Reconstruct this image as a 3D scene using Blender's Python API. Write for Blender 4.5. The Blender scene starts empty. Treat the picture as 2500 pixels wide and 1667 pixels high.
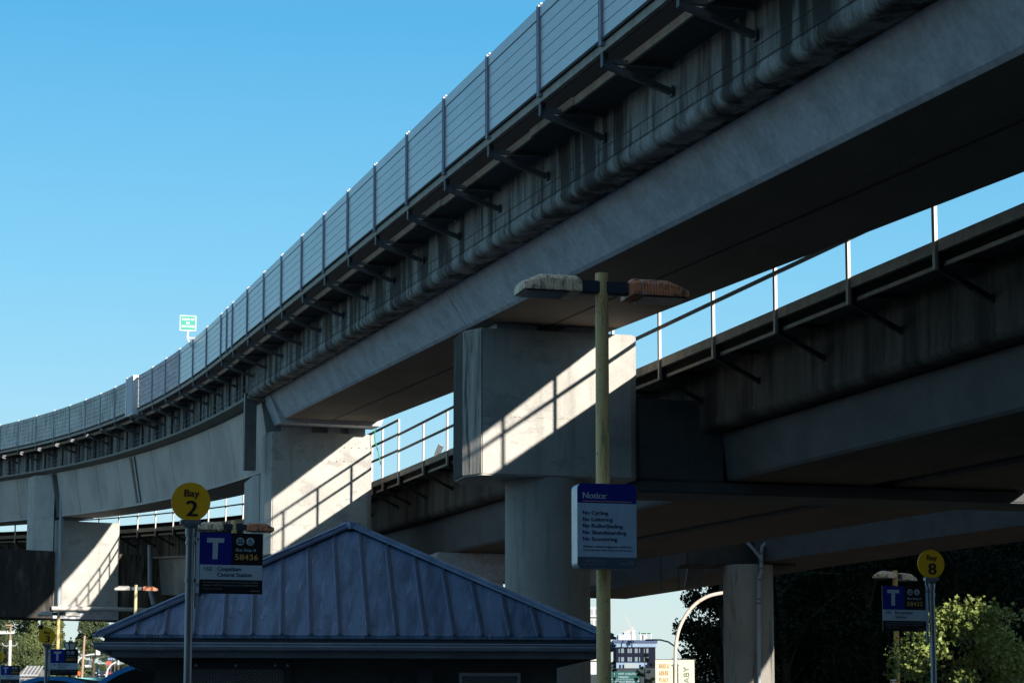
import bpy, math, random
import numpy as np
from mathutils import Vector, Matrix
R = math.radians
random.seed(7)
scene = bpy.context.scene
COL = scene.collection

# ------------------------------------------------------------------ camera
PITCH = R(7); FPX = 5315*math.cos(PITCH); CY = 1788-FPX*math.tan(PITCH)
cam = bpy.data.cameras.new('camera'); camo = bpy.data.objects.new('camera', cam); COL.objects.link(camo)
camo.location = (0, 0, 1.6); camo.rotation_euler = (R(97), 0, 0)
cam.sensor_width = 36; cam.lens = FPX/2500*36
cam.shift_y = (CY-833.5)/2500
cam.clip_start = .1; cam.clip_end = 6000
scene.camera = camo

# ------------------------------------------------------------------ world, sun
SUN_AZ, SUN_EL = 146.0, 11.4          # compass style: 0 = +Y, 90 = +X
world = bpy.data.worlds.new('World'); scene.world = world; world.use_nodes = True
nt = world.node_tree; bg = nt.nodes['Background']
sky = nt.nodes.new('ShaderNodeTexSky'); sky.sky_type = 'NISHITA'; sky.sun_disc = False
sky.sun_elevation = R(SUN_EL); sky.sun_rotation = R(SUN_AZ)
sky.air_density = 1.0; sky.dust_density = 0.6; sky.ozone_density = 2.0; sky.altitude = 0
# colour correction of the sky by elevation: pale near the horizon, cyan-blue higher up
tc = nt.nodes.new('ShaderNodeTexCoord'); sp_ = nt.nodes.new('ShaderNodeSeparateXYZ'); nt.links.new(tc.outputs['Generated'], sp_.inputs[0])
cr_ = nt.nodes.new('ShaderNodeValToRGB'); nt.links.new(sp_.outputs['Z'], cr_.inputs[0])
stops = [(0.0, (.70, .82, .86)), (.058, (.66, .84, .89)), (.11, (.45, .78, .95)), (.165, (.31, .72, .97)), (.21, (.215, .66, .98)), (.32, (.072, .49, .89)), (.5, (.21, .37, .56)), (1.0, (.23, .31, .42))]
el_ = cr_.color_ramp.elements
while len(el_) < len(stops): el_.new(.5)
for e_, (p_, c_) in zip(el_, stops): e_.position = p_; e_.color = (*c_, 1)
sc_ = nt.nodes.new('ShaderNodeVectorMath'); sc_.operation = 'SCALE'; sc_.inputs['Scale'].default_value = 5.1
nt.links.new(cr_.outputs[0], sc_.inputs[0])
mx_ = nt.nodes.new('ShaderNodeMix'); mx_.data_type = 'RGBA'; mx_.inputs[0].default_value = .82
nt.links.new(sky.outputs[0], mx_.inputs[6]); nt.links.new(sc_.outputs[0], mx_.inputs[7])
nt.links.new(mx_.outputs[2], bg.inputs[0]); bg.inputs[1].default_value = 0.121
sun = bpy.data.lights.new('sun', 'SUN'); suno = bpy.data.objects.new('sun', sun); COL.objects.link(suno)
sun.energy = 5.0; sun.angle = R(0.5); sun.color = (1.0, .92, .82)
sv = Vector((math.sin(R(SUN_AZ))*math.cos(R(SUN_EL)), math.cos(R(SUN_AZ))*math.cos(R(SUN_EL)), math.sin(R(SUN_EL))))
suno.rotation_euler = sv.to_track_quat('Z', 'Y').to_euler(); suno.location = (30, -60, 40)
scene.view_settings.view_transform = 'Standard'; scene.view_settings.look = 'None'
scene.view_settings.exposure = 0.62; scene.view_settings.gamma = 1
scene.render.engine = 'CYCLES'

# ------------------------------------------------------------------ helpers
def ray(x, y):
    cx = (x-1250)/FPX; cy = (CY-y)/FPX
    return Vector((cx, math.cos(PITCH)-cy*math.sin(PITCH), math.sin(PITCH)+cy*math.cos(PITCH)))
def at(x, y, Y):
    d = ray(x, y); return Vector((0, 0, 1.6))+d*(Y/d.y)

class MB:
    def __init__(s): s.v = []; s.f = []
    def poly(s, pts):
        n = len(s.v); s.v += [tuple(p) for p in pts]; s.f.append(tuple(range(n, n+len(pts)))); return s
    def box(s, c, d, rz=0, M=None):
        n = len(s.v); ca, sa = math.cos(rz), math.sin(rz)
        for z in (-.5, .5):
            for x, y in ((-.5, -.5), (.5, -.5), (.5, .5), (-.5, .5)):
                px, py, pz = x*d[0], y*d[1], z*d[2]
                p = Vector((px*ca-py*sa, px*sa+py*ca, pz))
                if M: p = M @ p
                s.v.append((c[0]+p.x, c[1]+p.y, c[2]+p.z))
        s.f += [tuple(n+i for i in q) for q in ((3, 2, 1, 0), (4, 5, 6, 7), (0, 1, 5, 4), (1, 2, 6, 5), (2, 3, 7, 6), (3, 0, 4, 7))]
        return s
    def bar(s, a, b, w, h, up=(0, 0, 1)):
        a = Vector(a); b = Vector(b); d = (b-a).normalized(); u = Vector(up)
        r = d.cross(u).normalized(); u = r.cross(d).normalized(); n = len(s.v)
        for p in (a, b):
            for i, j in ((-1, -1), (1, -1), (1, 1), (-1, 1)):
                s.v.append(tuple(p+r*(i*w/2)+u*(j*h/2)))
        s.f += [tuple(n+i for i in q) for q in ((0, 1, 2, 3), (7, 6, 5, 4), (0, 4, 5, 1), (1, 5, 6, 2), (2, 6, 7, 3), (3, 7, 4, 0))]
        return s
    def tube(s, pts, r, n=10, cap=True):
        pts = [Vector(p) for p in pts]; rs = r if isinstance(r, (list, tuple)) else [r]*len(pts)
        base = len(s.v); u = None
        for i, p in enumerate(pts):
            d = (pts[min(i+1, len(pts)-1)]-pts[max(i-1, 0)]).normalized()
            if u is None:
                u = d.cross(Vector((0, 0, 1)))
                if u.length < .05: u = d.cross(Vector((0, 1, 0)))
            u = (u-d*u.dot(d)).normalized(); w = d.cross(u)
            for k in range(n):
                a = 2*math.pi*k/n; s.v.append(tuple(p+(u*math.cos(a)+w*math.sin(a))*rs[i]))
        for i in range(len(pts)-1):
            for k in range(n):
                a = base+i*n+k; b = base+i*n+(k+1) % n; s.f.append((a, b, b+n, a+n))
        if cap:
            s.f.append(tuple(base+k for k in reversed(range(n)))); m = base+(len(pts)-1)*n
            s.f.append(tuple(m+k for k in range(n)))
        return s
    def prism(s, poly, z0, z1):
        n = len(s.v); m = len(poly)
        s.v += [(p[0], p[1], z0) for p in poly]+[(p[0], p[1], z1) for p in poly]
        s.f.append(tuple(n+i for i in reversed(range(m)))); s.f.append(tuple(n+m+i for i in range(m)))
        for i in range(m): j = (i+1) % m; s.f.append((n+i, n+j, n+m+j, n+m+i))
        return s
    def loft(s, rings, closed=True, cap=True):
        n = len(s.v); m = len(rings[0])
        for r_ in rings: s.v += [tuple(p) for p in r_]
        for i in range(len(rings)-1):
            for k in range(m if closed else m-1):
                a = n+i*m+k; b = n+i*m+(k+1) % m; s.f.append((a, b, b+m, a+m))
        if cap and closed:
            s.f.append(tuple(n+k for k in reversed(range(m)))); q = n+(len(rings)-1)*m
            s.f.append(tuple(q+k for k in range(m)))
        return s
    def build(s, name, mat, parent=None, smooth=False, bevel=0):
        me = bpy.data.meshes.new(name); me.from_pydata(s.v, [], s.f); me.materials.append(mat)
        me.update()
        import bmesh
        b = bmesh.new(); b.from_mesh(me); bmesh.ops.recalc_face_normals(b, faces=b.faces)
        if bevel:
            es = [e for e in b.edges if len(e.link_faces) == 2 and e.calc_face_angle(0) > .5]
            bmesh.ops.bevel(b, geom=es, offset=bevel, segments=2, affect='EDGES', clamp_overlap=True)
        if smooth:
            for f in b.faces: f.smooth = True
            for e in b.edges:
                if len(e.link_faces) == 2 and e.calc_face_angle(0) > .6: e.smooth = False
        b.to_mesh(me); b.free()
        o = bpy.data.objects.new(name, me); COL.objects.link(o)
        if parent is not None:
            o.parent = parent
            r_ = parent
            if parent.get('world_parts') is not None: o.location = -parent.location
        return o

def tag(o, label, cat, group=None):
    o['label'] = label; o['category'] = cat
    if group: o['group'] = group
    return o
def thing(name, loc, label, cat, group=None, rz=None):
    """Empty at the base. rz None: its parts are written in world coordinates."""
    o = bpy.data.objects.new(name, None); COL.objects.link(o); o.location = loc; o.empty_display_size = .3
    if rz is None: o['world_parts'] = 1
    else: o.rotation_euler = (0, 0, rz)
    return tag(o, label, cat, group)
def structure(o): o['kind'] = 'structure'; return o
def copy_tree(o, parent=None):
    c = o.copy(); COL.objects.link(c); c.parent = parent
    for ch in list(o.children): copy_tree(ch, c)
    return c

# ------------------------------------------------------------------ materials
def mk(name, c1, c2=None, rough=.8, metal=0, scale=(3, 3, 3), lo=.35, hi=.65, c3=None, s3=(8, 8, .5), lo3=.55, hi3=.75,
       grain=0, d3=5, gscale=60, bump=0, bscale=40, spec=.4, c4=None, s4=(2, 2, 2), lo4=.6, hi4=.66, coords='pos', trans=0, emit=None):
    m = bpy.data.materials.new(name); m.use_nodes = True; t = m.node_tree; N = t.nodes; L = t.links
    b = N['Principled BSDF']; b.inputs['Roughness'].default_value = rough; b.inputs['Metallic'].default_value = metal
    b.inputs['Specular IOR Level'].default_value = spec
    if coords == 'pos': src = N.new('ShaderNodeNewGeometry').outputs['Position']
    else: src = N.new('ShaderNodeTexCoord').outputs['Object']
    def noise(sc, detail=6, rgh=.6):
        mp = N.new('ShaderNodeMapping'); mp.inputs['Scale'].default_value = sc; L.new(src, mp.inputs[0])
        n = N.new('ShaderNodeTexNoise'); n.inputs['Scale'].default_value = 1; n.inputs['Detail'].default_value = detail
        n.inputs['Roughness'].default_value = rgh; L.new(mp.outputs[0], n.inputs['Vector']); return n.outputs['Fac']
    def ramp(f, lo_, hi_):
        r_ = N.new('ShaderNodeMapRange'); r_.inputs['From Min'].default_value = lo_; r_.inputs['From Max'].default_value = hi_
        L.new(f, r_.inputs['Value']); return r_.outputs[0]
    def mix(f, a, bcol):
        x = N.new('ShaderNodeMix'); x.data_type = 'RGBA'
        if isinstance(f, float): x.inputs[0].default_value = f
        else: L.new(f, x.inputs[0])
        if isinstance(a, tuple): x.inputs[6].default_value = (*a, 1)
        else: L.new(a, x.inputs[6])
        if isinstance(bcol, tuple): x.inputs[7].default_value = (*bcol, 1)
        else: L.new(bcol, x.inputs[7])
        return x.outputs[2]
    col = c1
    if c2: col = mix(ramp(noise(scale), lo, hi), c1, c2)
    if c3: col = mix(ramp(noise(s3, d3, .65), lo3, hi3), col, c3)
    if c4: col = mix(ramp(noise(s4, 8, .7), lo4, hi4), col, c4)
    if grain:
        g = noise((gscale,)*3, 3); mr = N.new('ShaderNodeMapRange'); mr.inputs['From Min'].default_value = .3; mr.inputs['From Max'].default_value = .7
        mr.inputs['To Min'].default_value = 1-grain; mr.inputs['To Max'].default_value = 1+grain; L.new(g, mr.inputs[0])
        v = N.new('ShaderNodeVectorMath'); v.operation = 'SCALE'
        if isinstance(col, tuple): v.inputs[0].default_value = col
        else: L.new(col, v.inputs[0])
        L.new(mr.outputs[0], v.inputs['Scale']); col = v.outputs[0]
    if isinstance(col, tuple): b.inputs['Base Color'].default_value = (*col, 1)
    else: L.new(col, b.inputs['Base Color'])
    if bump:
        bp = N.new('ShaderNodeBump'); bp.inputs['Strength'].default_value = bump; bp.inputs['Distance'].default_value = .02
        L.new(noise((bscale,)*3, 4), bp.inputs['Height']); L.new(bp.outputs[0], b.inputs['Normal'])
    if trans: b.inputs['Transmission Weight'].default_value = trans
    if emit: b.inputs['Emission Color'].default_value = (*emit[0], 1); b.inputs['Emission Strength'].default_value = emit[1]
    return m

M = {}
M['concrete'] = mk('concrete', (.53, .56, .61), (.42, .445, .48), scale=(1.3, 1.3, 2.2), lo=.42, hi=.6, c3=(.28, .30, .32), s3=(9, 9, 5), lo3=.58, hi3=.85, grain=.13, gscale=9, bump=.25, bscale=14, c4=(.38, .37, .35), s4=(1.6, 1.6, 3), lo4=.62, hi4=.75)
M['pier'] = mk('pier_concrete', (.50, .49, .45), (.41, .40, .37), scale=(1.2, 1.2, 1.2), c3=(.30, .29, .265), s3=(3.5, 3.5, .35), lo3=.55, hi3=.80, c4=(.36, .35, .33), s4=(.9, .9, 1.6), lo4=.56, hi4=.62, grain=.10, gscale=30, bump=.2)
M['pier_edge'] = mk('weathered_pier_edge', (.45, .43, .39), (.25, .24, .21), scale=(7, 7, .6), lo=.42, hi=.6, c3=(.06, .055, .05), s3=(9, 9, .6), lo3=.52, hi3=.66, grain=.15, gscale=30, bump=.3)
M['stained'] = mk('stained_concrete', (.36, .36, .34), (.21, .205, .19), scale=(5, 5, .5), c3=(.028, .026, .023), s3=(1.9, 1.9, .25), lo3=.43, hi3=.56, d3=4, grain=.12, gscale=22, bump=.05, c4=(.10, .07, .045), s4=(1.5, 1.5, .8), lo4=.58, hi4=.72)
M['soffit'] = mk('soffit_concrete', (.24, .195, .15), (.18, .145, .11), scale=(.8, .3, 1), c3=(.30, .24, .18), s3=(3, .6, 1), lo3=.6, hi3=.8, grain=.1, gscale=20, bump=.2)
M['stain_rust'] = mk('rust_stained_concrete', (.22, .19, .15), (.10, .075, .05), scale=(3, 3, .5), c3=(.035, .03, .026), s3=(4, 4, .4), lo3=.45, hi3=.6, grain=.2, gscale=18, bump=.3, c4=(.36, .32, .25), s4=(7, 7, 1.2), lo4=.62, hi4=.7)
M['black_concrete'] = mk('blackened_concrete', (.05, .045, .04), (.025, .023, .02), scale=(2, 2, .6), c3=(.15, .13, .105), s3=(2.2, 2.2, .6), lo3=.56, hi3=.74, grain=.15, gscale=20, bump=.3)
M['steel_girder'] = mk('painted_steel_girder', (.37, .375, .36), (.20, .21, .215), scale=(.3, .3, .3), lo=.4, hi=.6, c3=(.20, .19, .16), s3=(2.5, 2.5, .3), lo3=.6, hi3=.85, rough=.45, spec=.5, bump=.05, bscale=3)
M['ledge'] = mk('girder_ledge', (.30, .28, .24), (.22, .205, .18), scale=(3, 3, 3), rough=.7)
M['bracket'] = mk('bracket_steel', (.14, .145, .15), (.10, .105, .11), scale=(5, 5, 5), rough=.55, c3=(.16, .13, .09), s3=(10, 10, 3), lo3=.66, hi3=.75)
M['soffit_dark'] = mk('shade_dark_soffit', (.11, .085, .06), (.075, .058, .042), scale=(.8, .3, 1), c3=(.15, .115, .08), s3=(3, .6, 1), lo3=.6, hi3=.8, grain=.1, gscale=20)  # soffit copy with the shade under the lower guideways put into its colour
M['soffit_steel'] = mk('bounce_lit_soffit', (.46, .42, .36), (.36, .33, .29), scale=(.8, .8, 1), rough=.7)  # pale warm base stands in for sunlight bounced up onto the soffit
M['nosing'] = mk('sooty_nosing_concrete', (.38, .39, .38), (.20, .20, .185), scale=(2.4, 2.4, 2), lo=.4, hi=.6, c3=(.05, .048, .042), s3=(1.9, 1.9, .25), lo3=.45, hi3=.58, d3=4, grain=.12, gscale=18)
M['bracket_dark'] = mk('shade_dark_bracket', (.045, .045, .045), (.03, .03, .03), rough=.8, spec=.2)  # bracket steel darkened in colour for the shade on the lower guideway
M['void'] = mk('shade_black_steel', (.004, .004, .004), rough=.9, spec=.1)  # near-black base imitates the unlit gap behind the walkway
M['concrete_dark'] = mk('shade_dark_concrete', (.105, .11, .115), (.075, .08, .084), scale=(.9, .9, 1.4), c3=(.06, .06, .058), s3=(3, 3, .4), lo3=.58, hi3=.85, grain=.12, gscale=25, bump=.25)  # concrete copy, base lowered to paint in the deep shade
M['column_dark'] = mk('stained_column', (.30, .285, .25), (.23, .215, .19), scale=(1, 1, .6), c3=(.07, .065, .055), s3=(2.6, 2.6, .3), lo3=.56, hi3=.68, grain=.1, gscale=25, bump=.2)
M['stained_dark'] = mk('stained_shade_dark_fascia', (.085, .08, .07), (.045, .043, .037), scale=(3, 3, .5), c3=(.015, .014, .012), s3=(1.6, 1.6, .25), lo3=.45, hi3=.58, grain=.15, gscale=22, bump=.2)  # drip stains, plus shade painted into the dark base
M['column_mid'] = mk('round_column_concrete', (.36, .35, .32), (.29, .28, .26), scale=(1, 1, .8), c3=(.14, .135, .12), s3=(4, 4, .3), lo3=.56, hi3=.78, grain=.1, gscale=25, bump=.2)
M['edge_beam'] = mk('walkway_edge_beam', (.42, .39, .33), (.30, .27, .22), scale=(4, 4, 4), c3=(.16, .13, .10), s3=(14, 14, 1), lo3=.6, hi3=.75, rough=.7)
M['grating'] = mk('walkway_grating', (.10, .10, .10), (.06, .06, .06), scale=(20, 20, 20), rough=.8)
M['barrier'] = mk('noise_barrier_board', (.66, .69, .70), (.58, .61, .62), scale=(.7, .7, 1.2), c3=(.48, .50, .50), s3=(9, 9, 1), lo3=.62, hi3=.85, rough=.34, spec=.6, grain=.05, gscale=15)
M['barrier_dirty'] = mk('mossy_barrier_board', (.66, .68, .66), (.50, .52, .48), scale=(1, 1, 1.5), c3=(.07, .075, .05), s3=(7, 7, .8), lo3=.52, hi3=.66, rough=.75, grain=.1, gscale=15)
M['barrier_rust'] = mk('reddish_barrier_board', (.64, .60, .62), (.52, .46, .49), scale=(1, 1, 3), c3=(.48, .26, .22), s3=(2, 2, 6), lo3=.58, hi3=.7, rough=.7, grain=.08, gscale=15)
M['barrier_post'] = mk('barrier_post', (.36, .38, .46), (.30, .31, .40), scale=(3, 3, 1), rough=.5, metal=.2)
M['rail'] = mk('rail_galvanised', (.50, .48, .45), (.42, .40, .38), scale=(6, 6, 2), rough=.55, metal=.1)
M['rail_mid'] = mk('rail_weathered', (.30, .285, .26), (.22, .20, .185), scale=(6, 6, 2), rough=.6)
M['joint'] = mk('dark_joint', (.05, .05, .05), rough=.9)
M['pipe'] = mk('pipe_grey', (.34, .38, .42), (.28, .31, .35), scale=(2, 2, 1), rough=.45)
M['pipe_white'] = mk('pipe_white', (.55, .54, .50), (.45, .44, .41), scale=(2, 2, 1), rough=.5)
M['roof'] = mk('blue_metal_roof', (.11, .185, .30), (.05, .09, .155), scale=(6, .7, .7), lo=.42, hi=.62, c3=(.22, .29, .41), s3=(12, 1.2, 1.2), lo3=.57, hi3=.74, rough=.5, grain=.12, gscale=50, c4=(.035, .05, .085), s4=(4, 3, 5), lo4=.60, hi4=.70, bump=.1)
M['roof_trim'] = mk('roof_trim', (.17, .24, .37), (.11, .16, .26), scale=(3, 3, 3), rough=.45, c4=(.035, .05, .08), s4=(9, 9, 9), lo4=.6, hi4=.68)
M['roof_seam'] = mk('roof_seam', (.045, .07, .12), (.06, .09, .15), scale=(5, 5, 5), rough=.5)
M['gutter'] = mk('gutter', (.26, .32, .40), (.17, .21, .27), scale=(2, 2, 6), rough=.4, c4=(.03, .04, .05), s4=(6, 6, 20), lo4=.6, hi4=.7)
M['wall_dark'] = mk('dark_wall', (.075, .08, .08), (.055, .06, .06), scale=(2, 2, 2), rough=.85, grain=.1, gscale=40, bump=.2)
M['dark_metal'] = mk('dark_metal', (.055, .065, .08), rough=.45, metal=.3)
M['frame_metal'] = mk('frame_metal', (.50, .54, .58), (.38, .42, .46), scale=(5, 5, 5), rough=.4, metal=.4)
M['mesh_metal'] = mk('mesh_metal', (.03, .035, .04), rough=.5)
M['glass_dark'] = mk('window_glass', (.03, .04, .05), rough=.08, spec=.8)
M['lamp_pole'] = mk('lamp_pole_paint', (.80, .58, .26), (.70, .50, .22), scale=(3, 3, .7), rough=.6, c3=(.20, .20, .08), s3=(14, 14, 1.4), lo3=.54, hi3=.68, c4=(.05, .045, .03), s4=(40, 40, 14), lo4=.60, hi4=.65, grain=.1, gscale=80)
M['lamp_pole_far'] = mk('lamp_pole_paint_pale', (.58, .52, .30), (.50, .44, .25), scale=(3, 3, .7), rough=.6)
M['lamp_pole_orange'] = mk('lamp_pole_paint_orange', (.62, .40, .12), (.54, .34, .10), scale=(3, 3, .7), rough=.6)
M['lamp_cream'] = mk('lamp_head_cream', (.85, .66, .44), (.75, .57, .38), scale=(5, 5, 5), rough=.55, c4=(.13, .11, .075), s4=(16, 16, 9), lo4=.48, hi4=.64, grain=.1)
M['lamp_orange'] = mk('lamp_head_orange', (.72, .25, .11), (.62, .21, .09), scale=(5, 5, 5), rough=.55, c3=(.42, .38, .40), s3=(13, 13, 10), lo3=.57, hi3=.61, c4=(.11, .06, .035), s4=(16, 16, 9), lo4=.48, hi4=.62, grain=.1)
M['lamp_arm'] = mk('lamp_arm', (.03, .04, .06), rough=.5)
M['lens'] = mk('lamp_lens', (.10, .11, .12), rough=.25)
M['sign_blue'] = mk('sign_blue', (.004, .016, .24), rough=.35)
M['sign_black'] = mk('sign_black', (.008, .009, .012), rough=.35)
M['sign_white'] = mk('sign_white', (.46, .58, .66), (.40, .52, .60), scale=(8, 8, 2), rough=.4)
M['notice_white'] = mk('notice_white', (.36, .52, .68), (.31, .46, .61), scale=(8, 8, 2), rough=.4, c3=(.17, .26, .33), s3=(40, 40, 2.5), lo3=.60, hi3=.74)
M['sign_yellow'] = mk('sign_yellow', (.92, .49, .01), (.83, .44, .01), scale=(4, 4, 4), rough=.45)
M['sign_gold'] = mk('sign_gold', (.75, .44, .12), rough=.45)
M['sign_navy'] = mk('sign_navy_text', (.006, .012, .07), rough=.5)
M['sign_slate'] = mk('sign_slate', (.06, .10, .14), rough=.4)
M['galv'] = mk('galvanised_tube', (.24, .27, .31), (.17, .20, .24), scale=(6, 6, 1.5), rough=.35, metal=.55, c4=(.10, .11, .13), s4=(25, 25, 8), lo4=.6, hi4=.7)
M['text_pale'] = mk('lettering_pale', (.42, .52, .60), rough=.5)
M['text_black'] = mk('lettering_black', (.006, .007, .012), rough=.5)
M['text_grey'] = mk('lettering_grey', (.26, .30, .33), rough=.5)
M['green_sign'] = mk('sign_green', (.0, .30, .22), rough=.4)
M['hw_green'] = mk('sign_highway_green', (.004, .075, .065), rough=.4)
M['white'] = mk('white_paint', (.75, .75, .72), rough=.5)
M['galv_white'] = mk('white_tube', (.80, .80, .78), rough=.4)
M['cable_green'] = mk('green_cable', (.02, .32, .10), rough=.5)
M['arch_paint'] = mk('arch_lamp_paint', (.72, .62, .52), (.62, .50, .42), scale=(3, 3, 3), rough=.4, c3=(.45, .12, .07), s3=(8, 8, 3), lo3=.58, hi3=.68)
M['banner'] = mk('banner_cream', (.70, .72, .50), (.64, .66, .46), scale=(2, 2, 2), rough=.8)
M['banner_text'] = mk('banner_lettering_peach', (.55, .36, .22), rough=.8)
M['banner_grey'] = mk('banner_lettering_grey', (.22, .25, .22), rough=.8)
M['shelter_blue'] = mk('shelter_blue_rim', (.03, .26, .62), (.02, .20, .52), scale=(3, 3, 3), rough=.4)
M['shelter_roof'] = mk('shelter_roof', (.10, .095, .09), (.07, .07, .07), scale=(2, 2, 2), rough=.5)
M['asphalt'] = mk('asphalt', (.055, .054, .052), (.042, .041, .04), scale=(.4, .4, .4), rough=.9, grain=.2, gscale=30, bump=.2)
M['ground'] = mk('ground', (.075, .07, .06), (.05, .05, .042), scale=(.1, .1, .1), rough=.95, grain=.15, gscale=6)
M['pavement'] = mk('pavement', (.14, .135, .125), (.11, .105, .10), scale=(.6, .6, .6), rough=.9, grain=.1, gscale=30, bump=.1)
M['bark'] = mk('bark', (.10, .075, .05), (.06, .045, .03), scale=(6, 6, 2), rough=.95, bump=.5, bscale=12)
M['wood_pole'] = mk('wood_pole', (.40, .29, .20), (.30, .21, .15), scale=(2, 2, .5), rough=.9)
M['leaf_maple'] = mk('maple_leaf', (.25, .31, .08), (.14, .19, .05), scale=(1.5, 1.5, 1.5), rough=.5, spec=.4)
M['leaf_light'] = mk('leaf_light', (.125, .15, .05), (.075, .10, .035), scale=(.25, .25, .25), rough=.6)
M['leaf_mid'] = mk('leaf_mid', (.07, .095, .035), (.045, .065, .028), scale=(.3, .3, .3), rough=.6)
M['leaf_dark'] = mk('leaf_dark', (.014, .024, .014), (.009, .016, .009), scale=(.5, .5, .5), rough=.9, spec=.1)
M['leaf_yellow'] = mk('leaf_yellowish', (.15, .16, .03), (.11, .12, .025), scale=(.3, .3, .3), rough=.6)
M['brick_dark'] = mk('shade_dark_cladding', (.014, .016, .032), (.010, .012, .025), scale=(1, 1, 4), rough=.9, spec=.08)  # wall colour darkened to stand for the block lying in shade
M['bldg_blue'] = mk('pale_blue_render', (.24, .33, .46), (.20, .28, .40), scale=(.2, .2, .2), rough=.8)
M['bldg_navy'] = mk('navy_parapet', (.06, .09, .17), rough=.8)
M['bldg_white'] = mk('white_render', (.62, .62, .60), (.55, .55, .54), scale=(.2, .2, .2), rough=.8)
M['bldg_far'] = mk('pale_far_render', (.55, .58, .62), (.48, .52, .58), scale=(.1, .1, .1), rough=.8)
M['win_far'] = mk('far_window_glass', (.16, .21, .25), rough=.2)
M['win_bal'] = mk('far_window_pale', (.30, .34, .36), rough=.3)
M['shade_block_wall'] = mk('shade_block_wall', (.14, .14, .14), (.12, .12, .12), scale=(.3, .3, .3), rough=.85)
M['car_dark'] = mk('car_paint_dark', (.03, .035, .045), rough=.25, spec=.6)
M['car_white'] = mk('car_paint_white', (.70, .70, .70), rough=.25, spec=.6)
M['car_red'] = mk('car_paint_red', (.50, .03, .02), rough=.25, spec=.6)
M['car_teal'] = mk('bus_paint_teal', (.20, .50, .50), rough=.3, spec=.6)
M['tyre'] = mk('tyre', (.02, .02, .02), rough=.9)
M['headlight'] = mk('headlight_glass', (.7, .7, .68), rough=.1)
M['orange_sign'] = mk('orange_sign', (.70, .13, .03), rough=.5)
M['blue_pole'] = mk('blue_pole', (.02, .14, .34), rough=.4)
M['red_sign'] = mk('red_board', (.42, .09, .07), rough=.5)
M['house_roof'] = mk('house_roof', (.30, .27, .23), (.22, .20, .17), scale=(1, 1, 1), rough=.9)
M['crane_red'] = mk('crane_paint', (.50, .40, .38), rough=.6)
M['rooftop_green'] = mk('canopy_green', (.25, .42, .36), rough=.6)

# ------------------------------------------------------------------ viaduct alignments
TAB = []
def _mkpath():
    x0, y0, z0 = -8.422, 62.28, 8.6+.06424*62.28
    az = R(-15)
    for i in range(-220, 0):
        s = i*.5; TAB.append((s, x0+math.sin(az)*s, y0+math.cos(az)*s, z0+.06205*s, -15.0))
    x, y, z, s = x0, y0, z0, 0.0
    while s < 95:
        if s <= 43.5: a = -15.3-.2*s-.003*s*s
        else: a = -15.3-.2*43.5-.003*43.5**2-.45*(s-43.5)
        TAB.append((s, x, y, z, a)); x += math.sin(R(a))*.5; y += math.cos(R(a))*.5; z += .057*.5; s += .5
_mkpath(); TA = np.array(TAB)
def PA(s, u=0, dz=0):
    x, y, z, a = [float(np.interp(s, TA[:, 0], TA[:, i])) for i in (1, 2, 3, 4)]
    return Vector((x+u*math.cos(R(a)), y-u*math.sin(R(a)), z+dz))
def PB(s, u=0, dz=0):
    q = PA(s, 5.46+u); c = PA(s, 5.46); q.z = 7.62+.0277*c.y+max(0, .037*(s-19.5))+dz; return q
def azm(s): return float(np.interp(s, TA[:, 0], TA[:, 4]))
def srange(a, b, st=1.0, stf=4.0):
    L = []; s = a
    while s < b-1e-6:
        L.append(s); s += stf if s < -stf else st
    L.append(b); return L
def sweep(mb, P, prof, a, b, closed=True, st=1.0):
    return mb.loft([[P(s, u, z) for u, z in prof] for s in srange(a, b, st)], closed=closed, cap=closed)
def arc(c, r, a0, a1, n):
    return [(c[0]+r*math.cos(R(a0+(a1-a0)*i/n)), c[1]+r*math.sin(R(a0+(a1-a0)*i/n))) for i in range(n+1)]

# ------------------------------------------------------------------ ground, road
def gz(y):
    if y < 112: return 0.0
    return (y-112)*.038 if y < 900 else 29.944+(y-900)*.006
YB = [-160, -60, 20, 60, 90, 112, 140, 180, 240, 320, 420, 560, 700, 900, 1400, 2200, 3500]
g = MB(); XS = [-1800, -500, -120, -60, -30, 0, 30, 60, 120, 500, 1800]
for i in range(len(YB)-1):
    for j in range(len(XS)-1):
        g.poly([(XS[j], YB[i], gz(YB[i])), (XS[j+1], YB[i], gz(YB[i])), (XS[j+1], YB[i+1], gz(YB[i+1])), (XS[j], YB[i+1], gz(YB[i+1]))])
structure(g.build('ground', M['ground']))
# road up the hill at the left: centreline follows X = -0.191*Y
rd = MB()
for i in range(5, 13):
    y0, y1 = YB[i], YB[i+1]
    w = 6
    c0, c1 = -.190*y0, -.190*y1
    rd.poly([(c0-w, y0, gz(y0)+.006), (c0+w, y0, gz(y0)+.006), (c1+w, y1, gz(y1)+.006), (c1-w, y1, gz(y1)+.006)])
structure(rd.build('road', M['asphalt']))
rl = MB()
for i in range(5, 12):
    for k in range(4):
        y0 = YB[i]+(YB[i+1]-YB[i])*(k+.1)/4; y1 = YB[i]+(YB[i+1]-YB[i])*(k+.6)/4
        c0, c1 = -.190*y0, -.190*y1
        rl.poly([(c0-.1, y0, gz(y0)+.012), (c0+.1, y0, gz(y0)+.012), (c1+.1, y1, gz(y1)+.012), (c1-.1, y1, gz(y1)+.012)])
structure(rl.build('road_markings', M['white']))
bs = MB(); bs.poly([(-60, 4, .004), (40, 4, .004), (40, 100, .004), (-60, 100, .004)])
structure(bs.build('bus_loop_asphalt', M['asphalt']))
pv = MB()
pv.box((-5.5, 36, .075), (15, 52, .15)); structure(pv.build('pavement', M['pavement'], bevel=.02))
pv = MB(); pv.box((7.2, 26, .075), (5, 30, .15)); structure(pv.build('pavement', M['pavement'], bevel=.02))

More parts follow.
